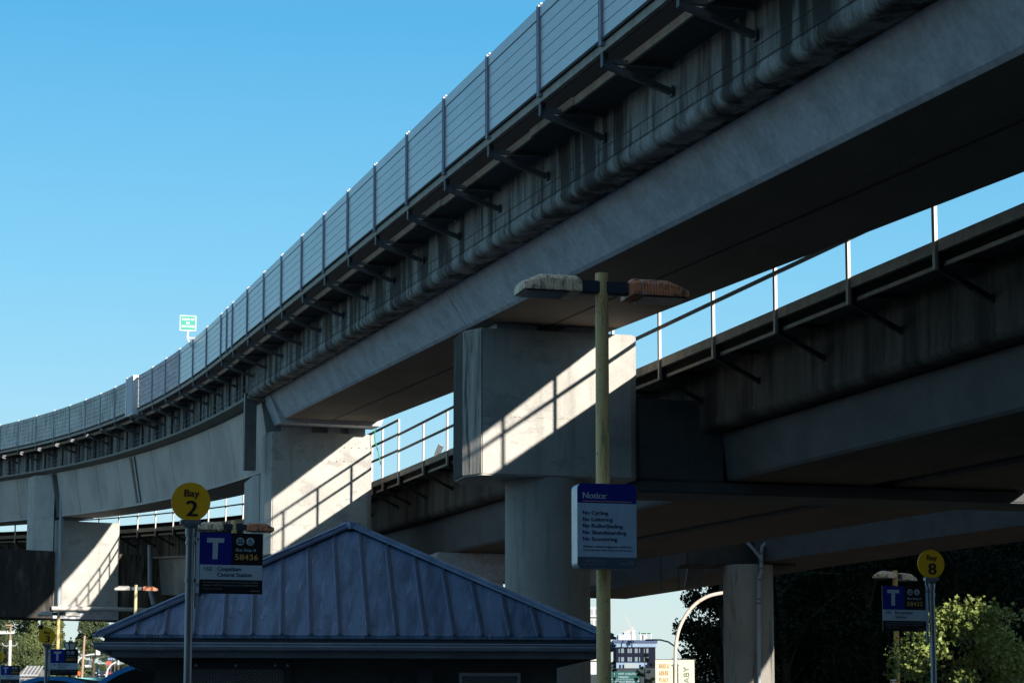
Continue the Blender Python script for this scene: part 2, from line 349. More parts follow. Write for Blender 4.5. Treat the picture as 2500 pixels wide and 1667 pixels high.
# ------------------------------------------------------------------ upper guideway (A)
SA0, SJ, SA1 = -84.0, 1.6, 88.0          # start, joint between concrete and steel girder, far end
A = thing('elevated_guideway', (PA(-23, 3.2).x, PA(-23, 3.2).y, 0), 'upper concrete and steel rail guideway carrying the blue noise barrier, curving away at left', 'viaduct')
# concrete box girder, two spans meeting over the broad pier
SP2 = -22.2
webprof = [(1.43, -1.12), (1.84, -1.77), (1.90, -1.82), (4.63, -1.82), (4.69, -1.77), (5.10, -1.12)]
for a, b in ((SA0, -60), (-59.96, SP2-.02), (SP2+.02, SJ-1.3)):
    sweep(MB(), PA, webprof, a, b).build('girder', M['concrete'], A)
# soffit seam strip
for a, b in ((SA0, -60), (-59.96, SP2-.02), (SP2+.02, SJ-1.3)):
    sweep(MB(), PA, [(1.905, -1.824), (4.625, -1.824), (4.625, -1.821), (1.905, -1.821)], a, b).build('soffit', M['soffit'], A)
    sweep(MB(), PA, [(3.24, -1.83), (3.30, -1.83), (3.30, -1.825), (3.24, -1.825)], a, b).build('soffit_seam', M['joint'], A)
# web end block at the joint
sweep(MB(), PA, [(1.41, -1.13), (1.76, -1.95), (4.76, -1.95), (5.08, -1.13)], SJ-1.3, SJ-.05).build('end_block', M['concrete'], A)
MB().box(PA(SJ+.1, 1.05, -2.15), (.35, .3, 2.3), R(15)).build('drain_box', M['bracket'], A)
# deck with fascia and bulb nosing (concrete part)
deckprof = [(.95, -.12), (.95, -.925), (1.0, -.925), (1.0, -1.11), (5.53, -1.11), (5.53, -.925), (5.58, -.925), (5.58, -.12)]
for a, b in ((SA0, -60), (-59.97, SP2-.015), (SP2+.015, SJ-.4)):
    sweep(MB(), PA, deckprof, a, b).build('deck', M['stained'], A)
    sweep(MB(), PA, [(1.30, -1.112)]+[(.955, -.927)]+arc((1.075, -1.01), .135, 160, 285, 10)[0:]+[(1.30, -1.14)], a, b).build('nosing', M['nosing'], A, smooth=True)
sweep(MB(), PA, [(.95, -.12), (.95, .85), (1.10, .85), (1.10, -.12)], SA0, SA1).build('parapet', M['void'], A)
sweep(MB(), PA, [(5.45, -.12), (5.45, .30), (5.58, .30), (5.58, -.12)], SA0, SA1).build('parapet', M['concrete'], A)
# grooves in the fascia (concrete part): two lines and vertical joints
for zz in (-.72, -.915):
    sweep(MB(), PA, [(.945, zz), (.945, zz+.012), (.953, zz+.012), (.953, zz)], SA0, SJ-.4).build('fascia_groove', M['joint'], A)
# steel part
S2 = SJ+.05
sweep(MB(), PA, [(.95, -.12), (.95, -1.08), (5.6, -1.08), (5.6, -.12)], SJ-.35, SA1).build('deck', M['stained'], A)
sweep(MB(), PA, [(.93, -1.08), (.93, -1.16), (1.25, -1.25), (4.7, -1.25), (5.0, -1.16), (5.0, -1.08)], SJ-.3, SA1).build('girder_ledge', M['ledge'], A)
for a, b in ((S2, 39.6), (40.4, SA1)):
    sweep(MB(), PA, [(1.38, -1.24), (1.70, -3.20), (1.66, -3.22), (1.66, -3.27), (3.45, -3.27), (3.45, -3.22), (3.41, -3.20), (4.6, -1.24)], a, b, st=1.0).build('steel_girder', M['steel_girder'], A)
    sweep(MB(), PA, [(1.68, -3.274), (3.43, -3.274), (3.43, -3.271), (1.68, -3.271)], a, b).build('soffit', M['soffit_steel'], A)
# stiffener ribs on the steel-part fascia
s = SJ+.6; k = 0
while s < 62:
    b_ = MB(); w = .10 if k % 2 == 0 else .05
    b_.bar(PA(s, .925, -.14), PA(s, .925, -1.07), w, .05, (1, 0, 0)).build('fascia_rib', M['joint'] if k % 2 == 0 else M['bracket'], A)
    s += 1.45; k += 1
sweep(MB(), PA, [(.90, -.80), (.90, -.785), (.915, -.785), (.915, -.80)], SJ, 70).build('conduit', M['bracket'], A)
sweep(MB(), PA, [(.90, -.97), (.90, -.955), (.915, -.955), (.915, -.97)], SJ, 70).build('conduit', M['bracket'], A)
# faint vertical weld seams on the steel web
for s in (4.6, 8.2, 12.0, 19.5, 22.9, 29.3, 33.0, 36.5, 43, 46):
    MB().bar(PA(s, 1.375, -1.3), PA(s, 1.69, -3.18), .012, .003, (1, 0, 0)).build('web_seam', M['ledge'], A)
# cable ladder down the steel web
sl = 26.3
cl = MB(); cl.bar(PA(sl, 1.34, -1.3), PA(sl, 1.645, -3.15), .62, .02, (math.cos(R(azm(sl))), -math.sin(R(azm(sl))), 0))
lad = cl.build('cable_ladder', M['steel_girder'], A)
for i in range(26):
    t = i/25; MB().bar(PA(sl-.05, 1.30+.305*t, -1.35-1.78*t), PA(sl+.27, 1.30+.305*t, -1.35-1.78*t), .03, .035).build('rung', M['joint'], lad)
# walkway: outer edge beam, inner edge beam, grating
sweep(MB(), PA, [(-.02, -.05), (.05, -.05), (.05, -.16), (-.02, -.16)], SA0, SA1).build('edge_beam', M['edge_beam'], A)
sweep(MB(), PA, [(-.06, -.045), (.20, -.045), (.20, -.015), (-.06, -.015)], SA0, SA1).build('kerb_plate', M['joint'], A)
seg = -60.0
while seg < 60:
    L_ = 2.2 if random.random() < .15 else 5.8
    o_ = random.choice((0, 0, .03, -.03))
    sweep(MB(), PA, [(.33+o_, -.17), (.37+o_, -.17), (.37+o_, -.28), (.33+o_, -.28)], seg, min(seg+L_-.02, 60)).build('grating_beam', M['edge_beam'], A)
    sweep(MB(), PA, [(.37+o_, -.20), (.94, -.20), (.94, -.23), (.37+o_, -.23)], seg, min(seg+L_-.02, 60)).build('walkway_grating', M['grating'], A)
    seg += L_
PA_POSTS = [-34.2+2.9*i for i in range(-6, 0)]+[-34.2, -31.3, -28.4, -25.5, -22.6, -19.8, -17.0, -14.1, -11.1, -8.2, -5.2, -2.2, -1.0, .3, 3.5, 6.5, 9.5, 12.5, 15.4, 18.4, 20.0, 23.2, 26.1, 29.0, 32.0, 34.9, 38.1, 41.2, 44.2, 47.1, 50.0]
def bracket(P, s, parent, mat, drop=.27, reach=.93, u0=0.0, dd=.55):
    b = MB()
    b.bar(P(s, u0+.03, -.05), P(s, u0+.03, -drop-.02), .02, .09, (math.cos(R(azm(s))), -math.sin(R(azm(s))), 0))
    b.bar(P(s, u0, -.05), P(s, u0, -drop-.03), .09, .03, (math.cos(R(azm(s))), -math.sin(R(azm(s))), 0))
    b.bar(P(s, u0+.03, -.265), P(s, reach, -.265), .06, .06)
    b.bar(P(s, u0+.02, -drop), P(s, reach, -dd), .075, .075)
    b.box(P(s, reach-.01, -dd+.01), (.03, .11, .13), R(-azm(s)))
    return b.build('bracket', mat, parent)
for s in PA_POSTS:
    if s in (-1.0,): continue
    bracket(PA, s+.12, A, M['bracket'], drop=.31, dd=.60)

# ------------------------------------------------------------------ noise barrier
F = thing('noise_barrier', PA(-5, -.05), 'blue-grey boarded noise barrier along the left edge of the upper guideway', 'fence')
bound = PA_POSTS
for i, s in enumerate(bound):
    if abs(s-18.4) < .01 or abs(s-20.0) < .01: continue
    sz = Vector((math.cos(R(azm(s))), -math.sin(R(azm(s))), 0))
    pm = MB()
    pm.bar(PA(s, -.05, -.10), PA(s, -.05, 1.22), .03, .05, sz)
    pm.bar(PA(s-.042, -.03, -.10), PA(s-.042, -.03, 1.205), .014, .10, sz); pm.bar(PA(s+.042, -.03, -.10), PA(s+.042, -.03, 1.205), .014, .10, sz)
    o = pm.build('post', M['barrier_post'], F)
    MB().box(PA(s, -.02, 1.232), (.05, .08, .022), R(15)).build('post_cap', M['white'], o)
for i in range(len(bound)-1):
    s0, s1 = bound[i], bound[i+1]
    if abs(s0-18.4) < .01: continue
    pm = MB(); n = 7; h = 1.2/n
    for k in range(n):
        z0 = k*h+.006; z1 = (k+1)*h-.006; off = 0 if k < n-1 else -.012
        ring = [(-.045+off, z0), (-.045+off, z1), (.02, z1), (.02, z0)]
        pm.loft([[PA(s_, u, z) for u, z in ring] for s_ in (s0+.06, (s0+s1)/2, s1-.06)])
    pm.loft([[PA(s_, u, z) for u, z in ((-.01, .01), (-.01, 1.19), (.01, 1.19), (.01, .01))] for s_ in (s0+.06, (s0+s1)/2, s1-.06)])
    mt = M['barrier']; lab = None
    if s0 > 19.9: mt = M['barrier_dirty']
    if abs(s0-12.5) < .01 or abs(s0-15.4) < .01: mt = M['barrier_rust']; lab = 'reddish weathered panel'
    if abs(s0-9.5) < .01: mt = M['barrier_rust']
    o = pm.build('panel', mt, F)
    if lab: o['label'] = lab
# equipment cabinet let into the barrier
cb = thing('equipment_cabinet', PA(19.2, -.1, -.1), 'tall white-edged metal cabinet standing in the line of the noise barrier', 'cabinet')
MB().loft([[PA(s_, u, z) for u, z in ((-.22, -.25), (-.22, 1.22), (.15, 1.22), (.15, -.25))] for s_ in (18.5, 19.75)]).build('body', M['barrier'], cb)
MB().loft([[PA(s_, u, z) for u, z in ((-.235, -.2), (-.235, 1.18), (-.22, 1.18), (-.22, -.2))] for s_ in (18.6, 19.55)]).build('door', M['barrier_post'], cb)
MB().loft([[PA(s_, u, z) for u, z in ((-.25, -.25), (-.25, 1.24), (.16, 1.24), (.16, -.25))] for s_ in (19.76, 19.95)]).build('side_flange', M['white'], cb)

# ------------------------------------------------------------------ CLEAR OF ALL SWITCHES sign
def textmesh(body, h=None, w=None, align='LEFT', bold=0.0):
    c = bpy.data.curves.new('lettering', 'FONT'); c.body = body; c.size = 1; c.extrude = 0; c.offset = bold; c.resolution_u = 3
    o = bpy.data.objects.new('tmp', c); me = bpy.data.meshes.new_from_object(o)
    bpy.data.objects.remove(o); bpy.data.curves.remove(c)
    vs = [v.co.copy() for v in me.vertices]; fs = [tuple(p.vertices) for p in me.polygons]; bpy.data.meshes.remove(me)
    x0 = min(v.x for v in vs); x1 = max(v.x for v in vs); 
    sy = h/.73 if h else 1; sx = sy if not w else w/(x1-x0)
    out = []
    for v in vs:
        x = (v.x-x0)*sx
        if align == 'CENTER': x -= (x1-x0)*sx/2
        if align == 'RIGHT': x -= (x1-x0)*sx
        out.append((x, v.y*sy))
    return out, fs
def lettering(parent, body, x, z, h, mat, w=None, align='LEFT', y=-.004, bold=0.0, rot=0):
    """letters standing on local XZ, facing local -Y"""
    vs, fs = textmesh(body, h, w, align, 0); ca, sa = math.cos(rot), math.sin(rot)
    V_ = [(x+a*ca-b*sa, y, z+a*sa+b*ca) for a, b in vs]; F_ = list(fs)
    if bold:
        n_ = len(vs); e_ = h*.075
        V_ += [(x+(a+e_)*ca-b*sa, y-.0004, z+(a+e_)*sa+b*ca) for a, b in vs]; F_ += [tuple(i_+n_ for i_ in f_) for f_ in fs]
    me = bpy.data.meshes.new('lettering'); me.from_pydata(V_, [], F_); me.materials.append(mat)
    o = bpy.data.objects.new('lettering', me); COL.objects.link(o); o.parent = parent; return o

def rect(mb, x0, x1, z0, z1, y0, y1): return mb.box(((x0+x1)/2, (y0+y1)/2, (z0+z1)/2), (x1-x0, y1-y0, z1-z0))
base = PA(6.5, -.12, .45)
c0 = at(459, 789, base.y)
sw = thing('track_sign', base, 'small green CLEAR OF ALL SWITCHES sign on a bent white tube above the barrier', 'sign', rz=R(12))
def L(p): return sw.matrix_basis.inverted() @ p
sw.rotation_euler = (0, 0, R(12)); bpy.context.view_layer.update()
q = L(c0)
pl = MB(); rect(pl, q.x-.26, q.x+.26, q.z-.25, q.z+.25, q.y-.02, q.y)
Rot = 0
pl = pl.build('plate', M['white'], sw)
gp = MB(); rect(gp, q.x-.235, q.x+.235, q.z-.225, q.z+.225, q.y-.026, q.y-.021); gp.build('green_face', M['green_sign'], pl)
for i, (tx, ww) in enumerate((('CLEAR OF', .40), ('ALL', .14), ('SWITCHES', .42))):
    lettering(pl, tx, q.x, q.z+.085-i*.115, .075, M['white'], ww, 'CENTER', y=q.y-.03, bold=.008)
def pxl(x, y, Y=base.y): return L(at(x, y, Y))
MB().tube([pxl(459.5, 806), pxl(457.5, 822), pxl(460, 832), pxl(466, 842), pxl(471, 853), pxl(475.5, 866)], .033, 8).build('tube', M['galv_white'], sw, smooth=True)
MB().tube([pxl(459, 825), pxl(480, 826), pxl(500, 826.5)], .028, 8).build('crossbar', M['galv_white'], sw, smooth=True)
MB().tube([pxl(499.5, 812), pxl(501, 828), pxl(492, 842), pxl(476, 866)], .033, 8).build('tube', M['galv_white'], sw, smooth=True)
MB().bar(pxl(475.5, 862), pxl(475.5, 885), .05, .05).build('clamp', M['barrier_post'], sw)

# ------------------------------------------------------------------ lower guideway (B)
B = thing('elevated_guideway', (PB(-23, 4).x, PB(-23, 4).y, 0), 'lower rail guideway with open steel railing, seen in deep shade behind the piers at right', 'viaduct')
def bprof(u0, right=False, d=-2.31):
    return [(u0+1.30, -1.40), (u0+1.40, d+.05), (u0+1.45, d), (u0+4.35, d), (u0+4.4, d+.05), (u0+4.75, -1.40)]
for a, b in ((SA0, SP2-.02), (SP2+.02, 18.0)):
    dd = -2.31 if a < -50 else -2.46
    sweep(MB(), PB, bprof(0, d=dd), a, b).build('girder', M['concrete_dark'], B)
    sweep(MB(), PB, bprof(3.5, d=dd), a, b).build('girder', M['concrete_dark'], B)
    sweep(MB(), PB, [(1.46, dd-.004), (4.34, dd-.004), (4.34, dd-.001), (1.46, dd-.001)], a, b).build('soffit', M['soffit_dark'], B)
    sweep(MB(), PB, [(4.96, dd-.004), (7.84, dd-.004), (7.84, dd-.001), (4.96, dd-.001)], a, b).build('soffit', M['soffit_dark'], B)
def bdeck():
    L_ = [(.82, -.20), (.82, -1.20)]+arc((.965, -1.24), .16, 165, 285, 10)+[(1.25, -1.37), (8.0, -1.37)]
    L_ += [(9.1-u, z) for u, z in reversed(arc((.965, -1.24), .16, 165, 285, 10))]+[(8.28, -1.20), (8.28, -.2)]
    return L_
for a, b in ((SA0, SP2-.015), (SP2+.015, 18.0)):
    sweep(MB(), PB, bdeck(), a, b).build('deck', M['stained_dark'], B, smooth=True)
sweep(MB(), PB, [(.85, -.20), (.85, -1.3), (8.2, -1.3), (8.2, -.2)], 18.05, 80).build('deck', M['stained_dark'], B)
sweep(MB(), PB, [(.85, -1.30), (.85, -1.38), (8.2, -1.38), (8.2, -1.3)], 18.05, 80).build('girder_ledge', M['ledge'], B)
for u0 in (0, 3.6):
    sweep(MB(), PB, [(u0+1.2, -1.38), (u0+1.4, -3.1), (u0+4.3, -3.1), (u0+4.5, -1.38)], 18.1, 80).build('steel_girder', M['steel_girder'], B)
sweep(MB(), PB, [(.85, -.2), (.85, .30), (.98, .30), (.98, -.2)], SA0, 80).build('parapet', M['void'], B)
sweep(MB(), PB, [(.051, -.02), (.051, -.30), (.075, -.30), (.075, -.02)], SA0, 80).build('light_stop_plate', M['void'], B)  # added plate, stops a slit of sun below the edge beam
s = 19.0; k = 0
while s < 60:
    MB().bar(PB(s, .83, -.22), PB(s, .83, -1.28), .08, .04, (1, 0, 0)).build('fascia_rib', M['bracket'], B); s += 1.45
sweep(MB(), PB, [(-.03, -.0), (.05, -.0), (.05, -.17), (-.03, -.17)], SA0, 80).build('edge_beam', M['edge_beam'], B)
sweep(MB(), PB, [(.08, -.20), (.12, -.20), (.12, -.36), (.08, -.36)], SA0, 80).build('grating_beam', M['edge_beam'], B)
sweep(MB(), PB, [(.09, -.20), (.83, -.20), (.83, -.23), (.09, -.23)], SA0, 80).build('walkway_grating', M['grating'], B)
PB_POSTS = [-23.35+2.97*i for i in range(-9, 8)]+[0.75, 3.0, 4.5, 8.1, 10.8, 13.4, 16.0, 18.7, 21.3, 24.0, 26.65, 29.3, 31.9, 34.6, 37.2, 39.8, 42.5, 45.3, 48.2, 51.0, 53.8, 56.7, 59.5]
for s in PB_POSTS:
    bracket(PB, s, B, M['bracket_dark'], drop=.40, reach=.82, u0=.0, dd=.8)
# railing
RL = thing('steel_railing', PB(-5), 'galvanised post and rail handrail along the edge of the lower guideway', 'railing')
RH = 1.10
def posts_raise(s): return 0.47 if .5 < s < 8.2 else 0
for s in PB_POSTS:
    h = RH+posts_raise(s)
    sz = Vector((math.cos(R(azm(s))), -math.sin(R(azm(s))), 0))
    MB().bar(PB(s, -.05, -.42), PB(s, -.05, h), .085, .05, sz).build('post', M['rail'], RL)
def railrun(dz_, a, b, w=.055):
    m = MB(); sweep(m, PB, [(-.05-w/2, dz_-w/2), (-.05-w/2, dz_+w/2), (-.05+w/2, dz_+w/2), (-.05+w/2, dz_-w/2)], a, b); return m.build('rail', M['rail_mid'], RL)
railrun(RH, -50, .75); railrun(.60, -50, .75)
for z_ in (.63, 1.12, 1.55): railrun(z_, .75, 8.1)
for a_, b_ in ((RH, 1.12), (.6, .63)):
    MB().bar(PB(8.1, -.05, b_), PB(10.8, -.05, a_), .055, .055).build('rail', M['rail_mid'], RL)
railrun(RH, 10.8, 60); railrun(.60, 10.8, 60)

# ------------------------------------------------------------------ piers
def rdir(s): a = R(azm(s)); return Vector((math.cos(a), -math.sin(a), 0)), Vector((math.sin(a), math.cos(a), 0))
def pier(c, e, d, w, zt, zb, label, colr=.81, th=1.65, name='viaduct_pier', colx=None, chy=.45, chx=.25):
    T_ = thing(name, (c+e*w/2+d*th/2).to_tuple()[:2]+(0,), label, 'pier')
    def q(a, b): p = c+e*a+d*b; return (p.x, p.y)
    ring = [q(0, 0), q(w, 0), q(w+.12, .12), q(w+.12, th-.12), q(w, th), q(0, th), q(-chx, th-chy), q(-chx, chy)]
    cap = MB(); cap.prism(ring, zb, zt); cap.build('cap', M['pier'], T_, bevel=.03)
    n_ = .004
    # weathered edge facing: thin render skin on the chamfer and nose
    sk = MB()
    ringk = [q(-.0-n_, -n_), q(-chx-n_, chy), q(-chx-n_-.002, th-chy), q(-chx+.03, th-chy), q(-chx+.03, chy+.02), q(.02, .03)]
    m_ = thing  # noqa
    cx = colx if colx is not None else w/2
    p = c+e*cx+d*(th/2)
    MB().tube([(p.x, p.y, 0), (p.x, p.y, zb+.01)], colr, 40).build('column', M['column_mid'], T_, smooth=True)
    return T_, q
e15, d15 = Vector((.9659, .2588, 0)), Vector((-.2588, .9659, 0))
def plinths(T_, c, e, d, xs, th, z0, z1):
    for x0, x1 in xs:
        p = c+e*((x0+x1)/2)+d*(th/2); MB().box((p.x, p.y, (z0+z1)/2), (x1-x0, th-.4, z1-z0), R(15)).build('bearing', M['concrete'], T_)
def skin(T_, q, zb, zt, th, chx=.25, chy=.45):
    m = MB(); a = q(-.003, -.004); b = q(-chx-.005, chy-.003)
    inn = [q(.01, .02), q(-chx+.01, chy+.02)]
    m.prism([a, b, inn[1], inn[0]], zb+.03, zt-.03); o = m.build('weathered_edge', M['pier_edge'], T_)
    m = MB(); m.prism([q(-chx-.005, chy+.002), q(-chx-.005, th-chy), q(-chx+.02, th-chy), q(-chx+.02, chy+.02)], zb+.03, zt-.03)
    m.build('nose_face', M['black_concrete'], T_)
# pier 2 (centre)
Yc = 40.3; c2 = at(1175.5, 799, Yc); z2t = c2.z; z2b = at(1175.5, 1158.7, Yc).z
P2, q2 = pier(Vector((c2.x, c2.y, 0)), e15, d15, 3.0, z2t, z2b, 'broad round pier with a sunlit band across its cap, behind the near lamp post', colr=.82, colx=1.53)
skin(P2, q2, z2b, z2t, 1.65)
cv = Vector((c2.x, c2.y, 0))
plinths(P2, cv, e15, d15, ((.35, 1.15), (1.75, 2.5)), 1.65, z2t, PA(SP2, 2, -1.825).z-.02)
def pour_joint(T_, q, w, z, th=.002):
    MB().prism([q(-.001, -.0035), q(w, -.0035), q(w, 0), q(-.001, 0)], z-.006, z+.006).build('pour_joint', M['pier_edge'], T_)
pour_joint(P2, q2, 3.0, z2b+1.12)
# crosshead of the lower guideway on the same column
pz = MB()
pz.prism([q2(3.13, .10), q2(4.9, .10), q2(4.9, 1.6), q2(3.13, 1.6)], z2b+.02, 8.0)
pz.prism([q2(3.13, .12), q2(13, .12), q2(13, 1.58), q2(3.13, 1.58)], z2b-.22, z2b+.015)
pz.build('crosshead', M['concrete_dark'], P2, bevel=.03)
# pier 1
Yc = 64.0; c1 = at(666, 1052, Yc); z1t = c1.z; z1b = at(666, 1353, Yc).z
P1, q1 = pier(Vector((c1.x, c1.y, 0)), e15, d15, 2.92, z1t, z1b, 'tall sunlit pier cap with railing shadows, behind the peak of the blue roof', colr=.8, chx=.16, chy=.4)
cv1 = Vector((c1.x, c1.y, 0))
plinths(P1, cv1, e15, d15, ((.3, 1.2), (1.7, 2.1), (2.35, 2.85)), 1.65, z1t, PA(1, 2, -1.84).z-.02)
st = MB(); st.prism([q1(-.12, 1.7), q1(2.9, 1.7), q1(2.9, 4.2), q1(-.12, 4.2), q1(-.3, 3.8), q1(-.3, 2.1)], z1b, PA(4, 2, -3.40).z); st.build('rear_stem', M['pier'], P1, bevel=.03)
pour_joint(P1, q1, 2.92, z1b+.9)
for r_, (z_, n_) in enumerate(((z1t-.42, 12), (z1t-.84, 12))):
    for i in range(n_):
        if r_ == 1 and i > 10: continue
        a = .38+i*.225; p = cv1+e15*a-d15*.002
        MB().tube([(p.x, p.y, z_), (p.x-d15.x*.03, p.y-d15.y*.03, z_)], .022, 8).build('tie_stub', M['pier_edge'], P1)
# column for the lower guideway near pier 1
CL = thing('viaduct_pier', (PB(-3, 3).x, PB(-3, 3).y, 0), 'plain dark column under the lower guideway just right of the tall pier cap', 'pier')
p = PB(.5, 2.2); MB().box((p.x, p.y, (p.z-2.5)/2), (1.5, 1.5, p.z-2.5), R(15)).build('column', M['pier'], CL, bevel=.05)
MB().box((PB(.5, 3.6).x, PB(.5, 3.6).y, p.z-2.9), (5.4, 1.6, .8), R(15)).build('crosshead', M['concrete'], CL, bevel=.03)
# pier 0 with portal beam
e0, d0 = rdir(40); cc = PA(40.3, 1.6); Y0 = cc.y
z0b = at(180, 1509, Y0).z; z0m = at(60, 1345, Y0).z; z0t = PA(40, 2, -3.42).z
c0_ = Vector((cc.x, cc.y, 0))
P0 = thing('portal_pier', (c0_.x, c0_.y, 0), 'far portal pier with blackened crossbeam above the trees at left', 'pier')
def q0(a, b): p_ = c0_+e0*a+d0*b; return (p_.x, p_.y)
MB().prism([q0(0, 0), q0(3.1, 0), q0(3.1, 2.2), q0(0, 2.2)], z0b+.02, z0t).build('stem', M['pier'], P0, bevel=.03)
pour_joint(P0, q0, 3.1, z0m)
MB().prism([q0(-.05, .1), q0(-.45, .75), q0(-.75, 1.2), q0(-.75, 2.2), q0(-.05, 2.2)], z0m, PA(40.3, 1.5, -1.26).z).build('upstand', M['pier'], P0, bevel=.02)
MB().prism([q0(.0, -.0+.55), q0(.3, .55), q0(.3, 2.0), q0(0, 2.0)], z0t, PA(40.3, 1.5, -1.26).z).build('upstand', M['concrete'], P0)
MB().prism([q0(-9, -.12), q0(-.04, -.12), q0(-.04, 2.3), q0(-9, 2.3)], z0b, z0m).build('crossbeam', M['black_concrete'], P0, bevel=.03)
MB().prism([q0(3.14, .05), q0(12, .05), q0(12, 2.3), q0(3.14, 2.3)], z0b, z0m).build('crossbeam', M['stain_rust'], P0, bevel=.03)
MB().prism([q0(-.03, -.05), q0(3.12, -.05), q0(3.12, 0.02), q0(-.03, 0.02)], z0b, z0b+.55).build('beam_lip', M['concrete'], P0)
for a in (-7.5, 10.5):
    p = c0_+e0*a+d0*1.1; MB().tube([(p.x, p.y, 0), (p.x, p.y, z0b+.01)], .9, 32).build('column', M['pier'], P0, smooth=True)
# drain pipes
def pxpipe(name, pts, Y, r, mat, label, cat='pipe', rings=()):
    P_ = [at(x, y, Y if not isinstance(Y, list) else Y[i]) for i, (x, y) in enumerate(pts)]
    o = MB().tube(P_, r, 12).build(name, mat, smooth=True); tag(o, label, cat); return o
pxpipe('downpipe', [(111, 1105), (114, 1128), (118, 1143), (126, 1152), (140, 1155), (148, 1160), (151, 1175), (150, 1250), (148, 1350), (144, 1475)], Y0-.25, .10, M['pipe'], 'grey downpipe bending round the chamfer of the far portal pier')
pxpipe('drain_pipe', [(126, 1484), (200, 1485), (300, 1487), (420, 1489), (540, 1492)], [Y0-.35, Y0+.1, Y0+.9, Y0+1.9, Y0+2.9], .10, M['pipe_white'], 'long pale horizontal pipe along the foot of the far portal pier')
pxpipe('downpipe', [(366, 1330), (366, 1420), (368, 1448), (375, 1475)], Y0+1.0, .11, M['pipe'], 'short grey downpipe on the rust stained beam right of the far portal pier')
# green cable and floodlight
pxpipe('cable', [(930, 1032), (922, 1040), (916, 1050), (914, 1062), (917, 1082), (924, 1105), (930, 1135)], 64.6, .014, M['cable_green'], 'thin green cable hanging beside the tall pier cap', 'cable')
fq = at(1062, 1119, 95); FLT = thing('floodlight', (fq.x, 95, 0), 'small grey floodlight above the lower guideway between the two big piers', 'lamp', rz=R(5))
MB().tube([(0, 0, 0), (0, 0, fq.z), (.05, 0, fq.z+.15)], .07, 8).build('post', M['rail'], FLT)
Mt = Matrix.Rotation(R(22), 3, 'Y')@Matrix.Rotation(R(20), 3, 'X')
MB().box((.17, 0, fq.z+.36), (.26, .10, .52), 0, Mt).build('housing', M['bracket'], FLT, bevel=.01)
MB().box((.23, -.07, fq.z+.47), (.18, .02, .26), 0, Mt).build('lens', M['white'], FLT)

# ------------------------------------------------------------------ third guideway (C) and its pier
cpts = [(30, 20.5), (22, 38.6), (13.55, 57.6), (8.24, 69.8), (6.2, 76), (3.9, 82.8), (1.9, 88.5)]
def crs(P0_, P1_, P2_, P3_, t): return .5*((2*P1_)+(-P0_+P2_)*t+(2*P0_-5*P1_+4*P2_-P3_)*t*t+(-P0_+3*P1_-3*P2_+P3_)*t**3)
cv_ = [Vector(p) for p in cpts]; CP = []
for i in range(1, len(cv_)-2):
    for k in range(6): CP.append(crs(cv_[i-1], cv_[i], cv_[i+1], cv_[i+2], k/6))
CP = [cv_[0]]+CP+[cv_[-2], cv_[-1]]
def ringC(i, prof):
    a = CP[max(i-1, 0)]; b = CP[min(i+1, len(CP)-1)]; t = (b-a).normalized(); n = Vector((t.y, -t.x))
    return [(CP[i].x+n.x*u, CP[i].y+n.y*u, 7.1+z) for u, z in prof]
C3 = thing('elevated_guideway', (8.2, 70, 0), 'farther curving guideway low at right, carried on the round column in front of dark trees', 'viaduct')
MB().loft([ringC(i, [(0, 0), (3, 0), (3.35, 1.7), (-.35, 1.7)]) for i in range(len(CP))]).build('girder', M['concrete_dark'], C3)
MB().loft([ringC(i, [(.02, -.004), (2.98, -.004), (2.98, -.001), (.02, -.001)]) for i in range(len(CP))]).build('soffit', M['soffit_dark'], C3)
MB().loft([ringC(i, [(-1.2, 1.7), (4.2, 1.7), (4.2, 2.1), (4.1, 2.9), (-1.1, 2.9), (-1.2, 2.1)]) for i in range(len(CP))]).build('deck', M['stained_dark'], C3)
colp = at(1827, 1500, 70.6); colp.z = 0
P3 = thing('viaduct_pier', colp, 'round column with a branching drainpipe and sunlit foot, right of the arched lamp', 'pier')
MB().tube([(colp.x, colp.y, 0), (colp.x, colp.y, 7.02)], .82, 40).build('column', M['column_dark'], P3, smooth=True)
MB().box((colp.x-.35, colp.y+.5, 7.6), (3.7, 1.7, 1.18), R(8)).build('crosshead', M['black_concrete'], P3, bevel=.03)
Yp = colp.y-.95
dp = thing('downpipe', (at(1852, 1667, Yp).x, Yp, 0), 'grey drainpipe with two upper branches on the round column at right', 'pipe')
MB().tube([at(1898, 1296, Yp), at(1861, 1334, Yp), at(1859, 1350, Yp), at(1858, 1395, Yp), at(1853, 1412, Yp), at(1852, 1500, Yp), Vector((at(1852, 1667, Yp).x, Yp, 0.0))], .06, 10).build('pipe', M['pipe'], dp, smooth=True)
MB().tube([at(1817, 1315, Yp), at(1840, 1340, Yp), at(1857, 1362, Yp)], .055, 10).build('branch', M['pipe'], dp, smooth=True)
for y_ in (1348, 1368, 1385, 1412, 1460, 1470): MB().tube([at(1857 if y_ < 1400 else 1853, y_, Yp), at(1857 if y_ < 1400 else 1853, y_+4, Yp)], .075, 10).build('coupling', M['bracket'], dp)
# hanging perforated sign box under C
hb = thing('hanging_panel', at(1700, 1400, 74), 'dark perforated box hanging under the farther guideway, left of the round column', 'panel')
pa = [at(1682, 1374, 73), at(1722, 1374, 73), at(1708, 1428, 74.5), at(1672, 1432, 74.5)]
hm = MB(); hm.loft([[p_ for p_ in pa], [p_+Vector((0, .3, .05)) for p_ in pa]]); hm.build('box', M['bracket'], hb)
for x_ in (1613, 1657): MB().tube([at(x_, 1360, 75), at(x_, 1440, 75)], .02, 6).build('hanger', M['joint'], hb)

